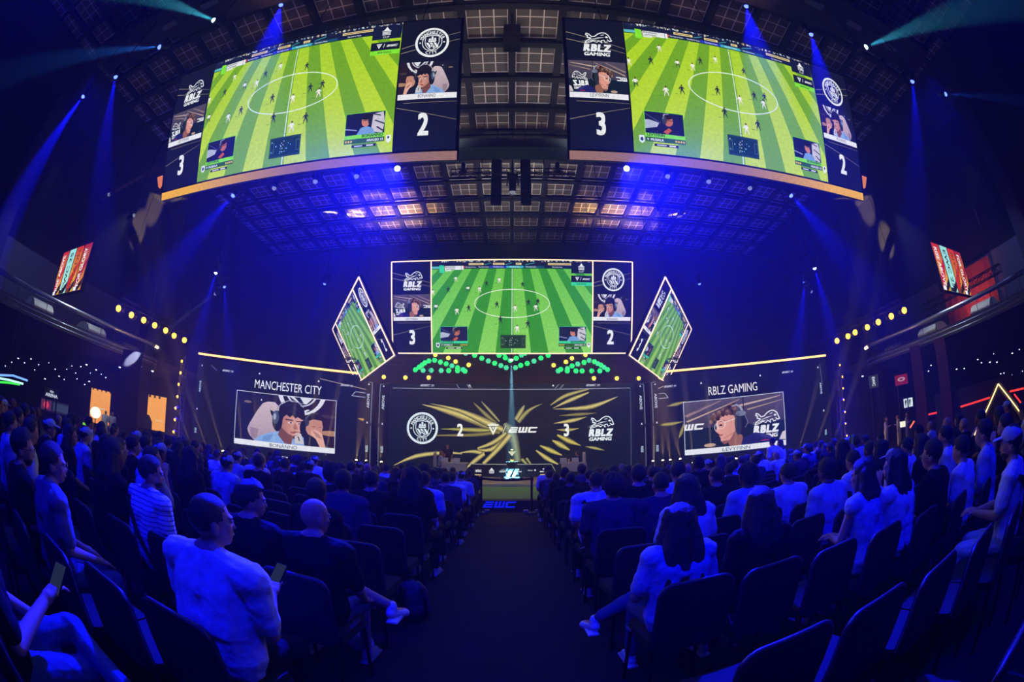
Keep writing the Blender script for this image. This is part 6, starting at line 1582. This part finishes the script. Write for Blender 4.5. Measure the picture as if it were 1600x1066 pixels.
# neon lines at the left
for i, (pts, c, nm) in enumerate(((((-8, 586), (20, 587), (43, 595)), (120, 170, 255), 'blue'), (((-8, 590), (14, 594), (36, 600)), (190, 255, 235), 'white'), (((-8, 597), (12, 598), (31, 601)), (60, 230, 70), 'green'))):
    P = [at_d(x, y, 21) for x, y in pts]
    o = MB().path(P, .05, 6).build('neon_line', emis(nm + '_neon', c, 1.3, False)); tag(o, 'glowing %s neon line hanging at the far left' % nm, 'neon light')
    for q in (P[1],): 
        c_ = MB().tube(q, (q.x, q.y, 5.1), .012, seg=4).build('cable', BLACK, o)
# triangle frame, red light lines at the right
tp = [at_d(x, y, 19) for x, y in ((1529, 668), (1560, 600), (1598, 650))]
base = [Vector((tp[0].x, tp[0].y, .3)), tp[1], Vector((tp[2].x, tp[2].y, .3))]
r = empty('triangle_arch', (tp[1].x, tp[1].y, 0), label='large triangular arch edged with warm white light at the right', cat='arch')
off = Vector((tp[1].x, tp[1].y, 0))
for a, b in ((tp[0], tp[1]), (tp[1], tp[2])):
    dd = (a - b) if a.z < b.z else (b - a); top = b if a.z < b.z else a; low = top + dd * (top.z / -dd.z * .995)
    MB().beam(low - off, top - off, .18, .24).build('frame', mat('arch_frame', (120, 100, 70), .4, .5), r)
    q = Vector((0, 0, 0)) + (CAM - top).normalized() * .15
    MB().beam(low - off + q, top - off + q, .05, .05).build('led_strip', emis('warm_strip', (255, 226, 150), 2.2), r)
for pts, k in ((((1501, 636), (1554, 619)), 0), (((1578, 612), (1600, 607)), 1), (((1585, 616), (1612, 652)), 2), (((1451, 648), (1464, 645)), 3), (((1422, 669), (1429, 658)), 4)):
    P = [at_d(x, y, 24) for x, y in pts]
    o = MB().path(P, .05, 6).build('red_light_line', emis('red_strip' if k < 4 else 'orange_strip', (255, 50, 40) if k < 4 else (255, 110, 60), 1.6, False)); tag(o, ('long red light line left of the triangular arch', 'short red light line right of the arch top', 'sloping red light line right of the arch', 'tiny red light line on the dark stand', 'short orange tilted light line near the white light panels')[k], 'light line')
    MB().tube(P[0], (P[0].x, P[0].y, .005), .03, seg=6).build('post', BLACK, o)
o = MB().box((0, 0, 1.15), (5.5, .5, 2.3)).build('booth_counter', mat('booth_dark', (34, 30, 38), .6)); p = at_d(1525, 640, 25.5); o.location = (p.x, p.y, .004); o.rotation_euler = (0, 0, -math.atan2(p.x, p.y)); tag(o, 'dark booth wall under the long red light line', 'booth')
for x, nm, dd in ((198, 'left', 25), (1480, 'right', 25), (1440, 'inner right', 25.5)):
    p = at_d(x, 640, dd); o = MB().box((0, 0, 2.54), (1.3 if x == 198 else .7, .8, 5.07)).build('floor_pillar', mat('pillar_dark', (30, 26, 36), .8) if x == 198 else mat('pillar_red', (90, 44, 56), .8)); o.location = (p.x, p.y, .004); o.rotation_euler = (0, 0, -math.atan2(p.x, p.y)); tag(o, 'square %s pillar holding up the gallery, %s' % ('dark' if x == 198 else 'dull red', nm), 'pillar')
for x0, x1, y, sd in ((70, 128, 628, -1), (1350, 1480, 640, 1)):
    pass
# soft light on a stand
p = at_d(149, 645, 25); r = empty('softbox_light', (p.x, p.y, .004), label='round glowing soft light on a stand in front of the orange screen', cat='lamp')
MB().ell((0, 0, p.z), (.36, .36, .3), 16, 10).build('shade', emis('soft_white', (255, 246, 226), 1.3, False), r); MB().tube((0, 0, 0), (0, 0, p.z - .25), .03).build('pole', BLACK, r)
# small lamps under the galleries
rl = random.Random(4); pr = None; cnt = {'left': 0, 'right': 0}
SMALL = [(60, 570), (76, 567), (18, 566), (112, 572), (104, 577), (126, 573), (135, 570), (150, 578), (92, 588), (54, 578), (38, 567), (118, 583), (141, 583), (158, 585), (8, 572), (28, 560), (209, 568), (219, 573), (238, 580), (222, 600), (232, 598), (132, 601), (139, 596), (187, 574), (70, 592), (100, 593), (165, 590), (48, 561), (86, 577), (120, 592),
         (1451, 580), (1467, 579), (1481, 578), (1495, 577), (1507, 576), (1455, 571), (1528, 562), (1534, 567), (1547, 566), (1558, 566), (1564, 584), (1569, 583), (1581, 586), (1579, 590), (1598, 580), (1593, 546), (1582, 552), (1553, 553), (1382, 590), (1348, 588)]
for x, y in SMALL:
    nm = 'left' if x < 800 else 'right'
    p = at_z(x, y, 4.6)
    if math.hypot(p.x, p.y) > 46: p = at_d(x, y, 40)
    hot = rl.random()
    r = empty('gallery_lamp', p)
    if pr is None:
        MB().tube((0, 0, .02), (0, 0, .16), .07, .05, 10).build('can', BLACK, r); MB().ell((0, 0, 0), (.065, .065, .05), 8, 6).build('bulb', emis('small_lamp', (220, 228, 255), 3.2, False), r); MB().tube((0, 0, .16), (0, 0, .5), .01, seg=4).build('stem', BLACK, r); pr = r
    else:
        for ch in pr.children: c = ch.copy(); COL.objects.link(c); c.parent = r
    k = .6 + hot; r.scale = (k, k, 1)
    tag(r, 'small bright ceiling lamp under the %s gallery' % nm, 'lamp', 'small lamps under the %s gallery' % nm); cnt[nm] += 1
    if True: MB().tube((0, 0, .5), (0, 0, (17.99 if abs(p.x) < 22.7 or p.y > 23.9 else 5.1) - p.z), .008, seg=4).build('rod', BLACK, r)
for sd in (-1, 1): lamp('gallery_wash', 'SPOT', (sd * 33, 6, 5.0), (.02, .06, 1), 900, (sd * 40, 8, 1), 120, .8, .2)

bpy.data.scenes.remove(TMP)
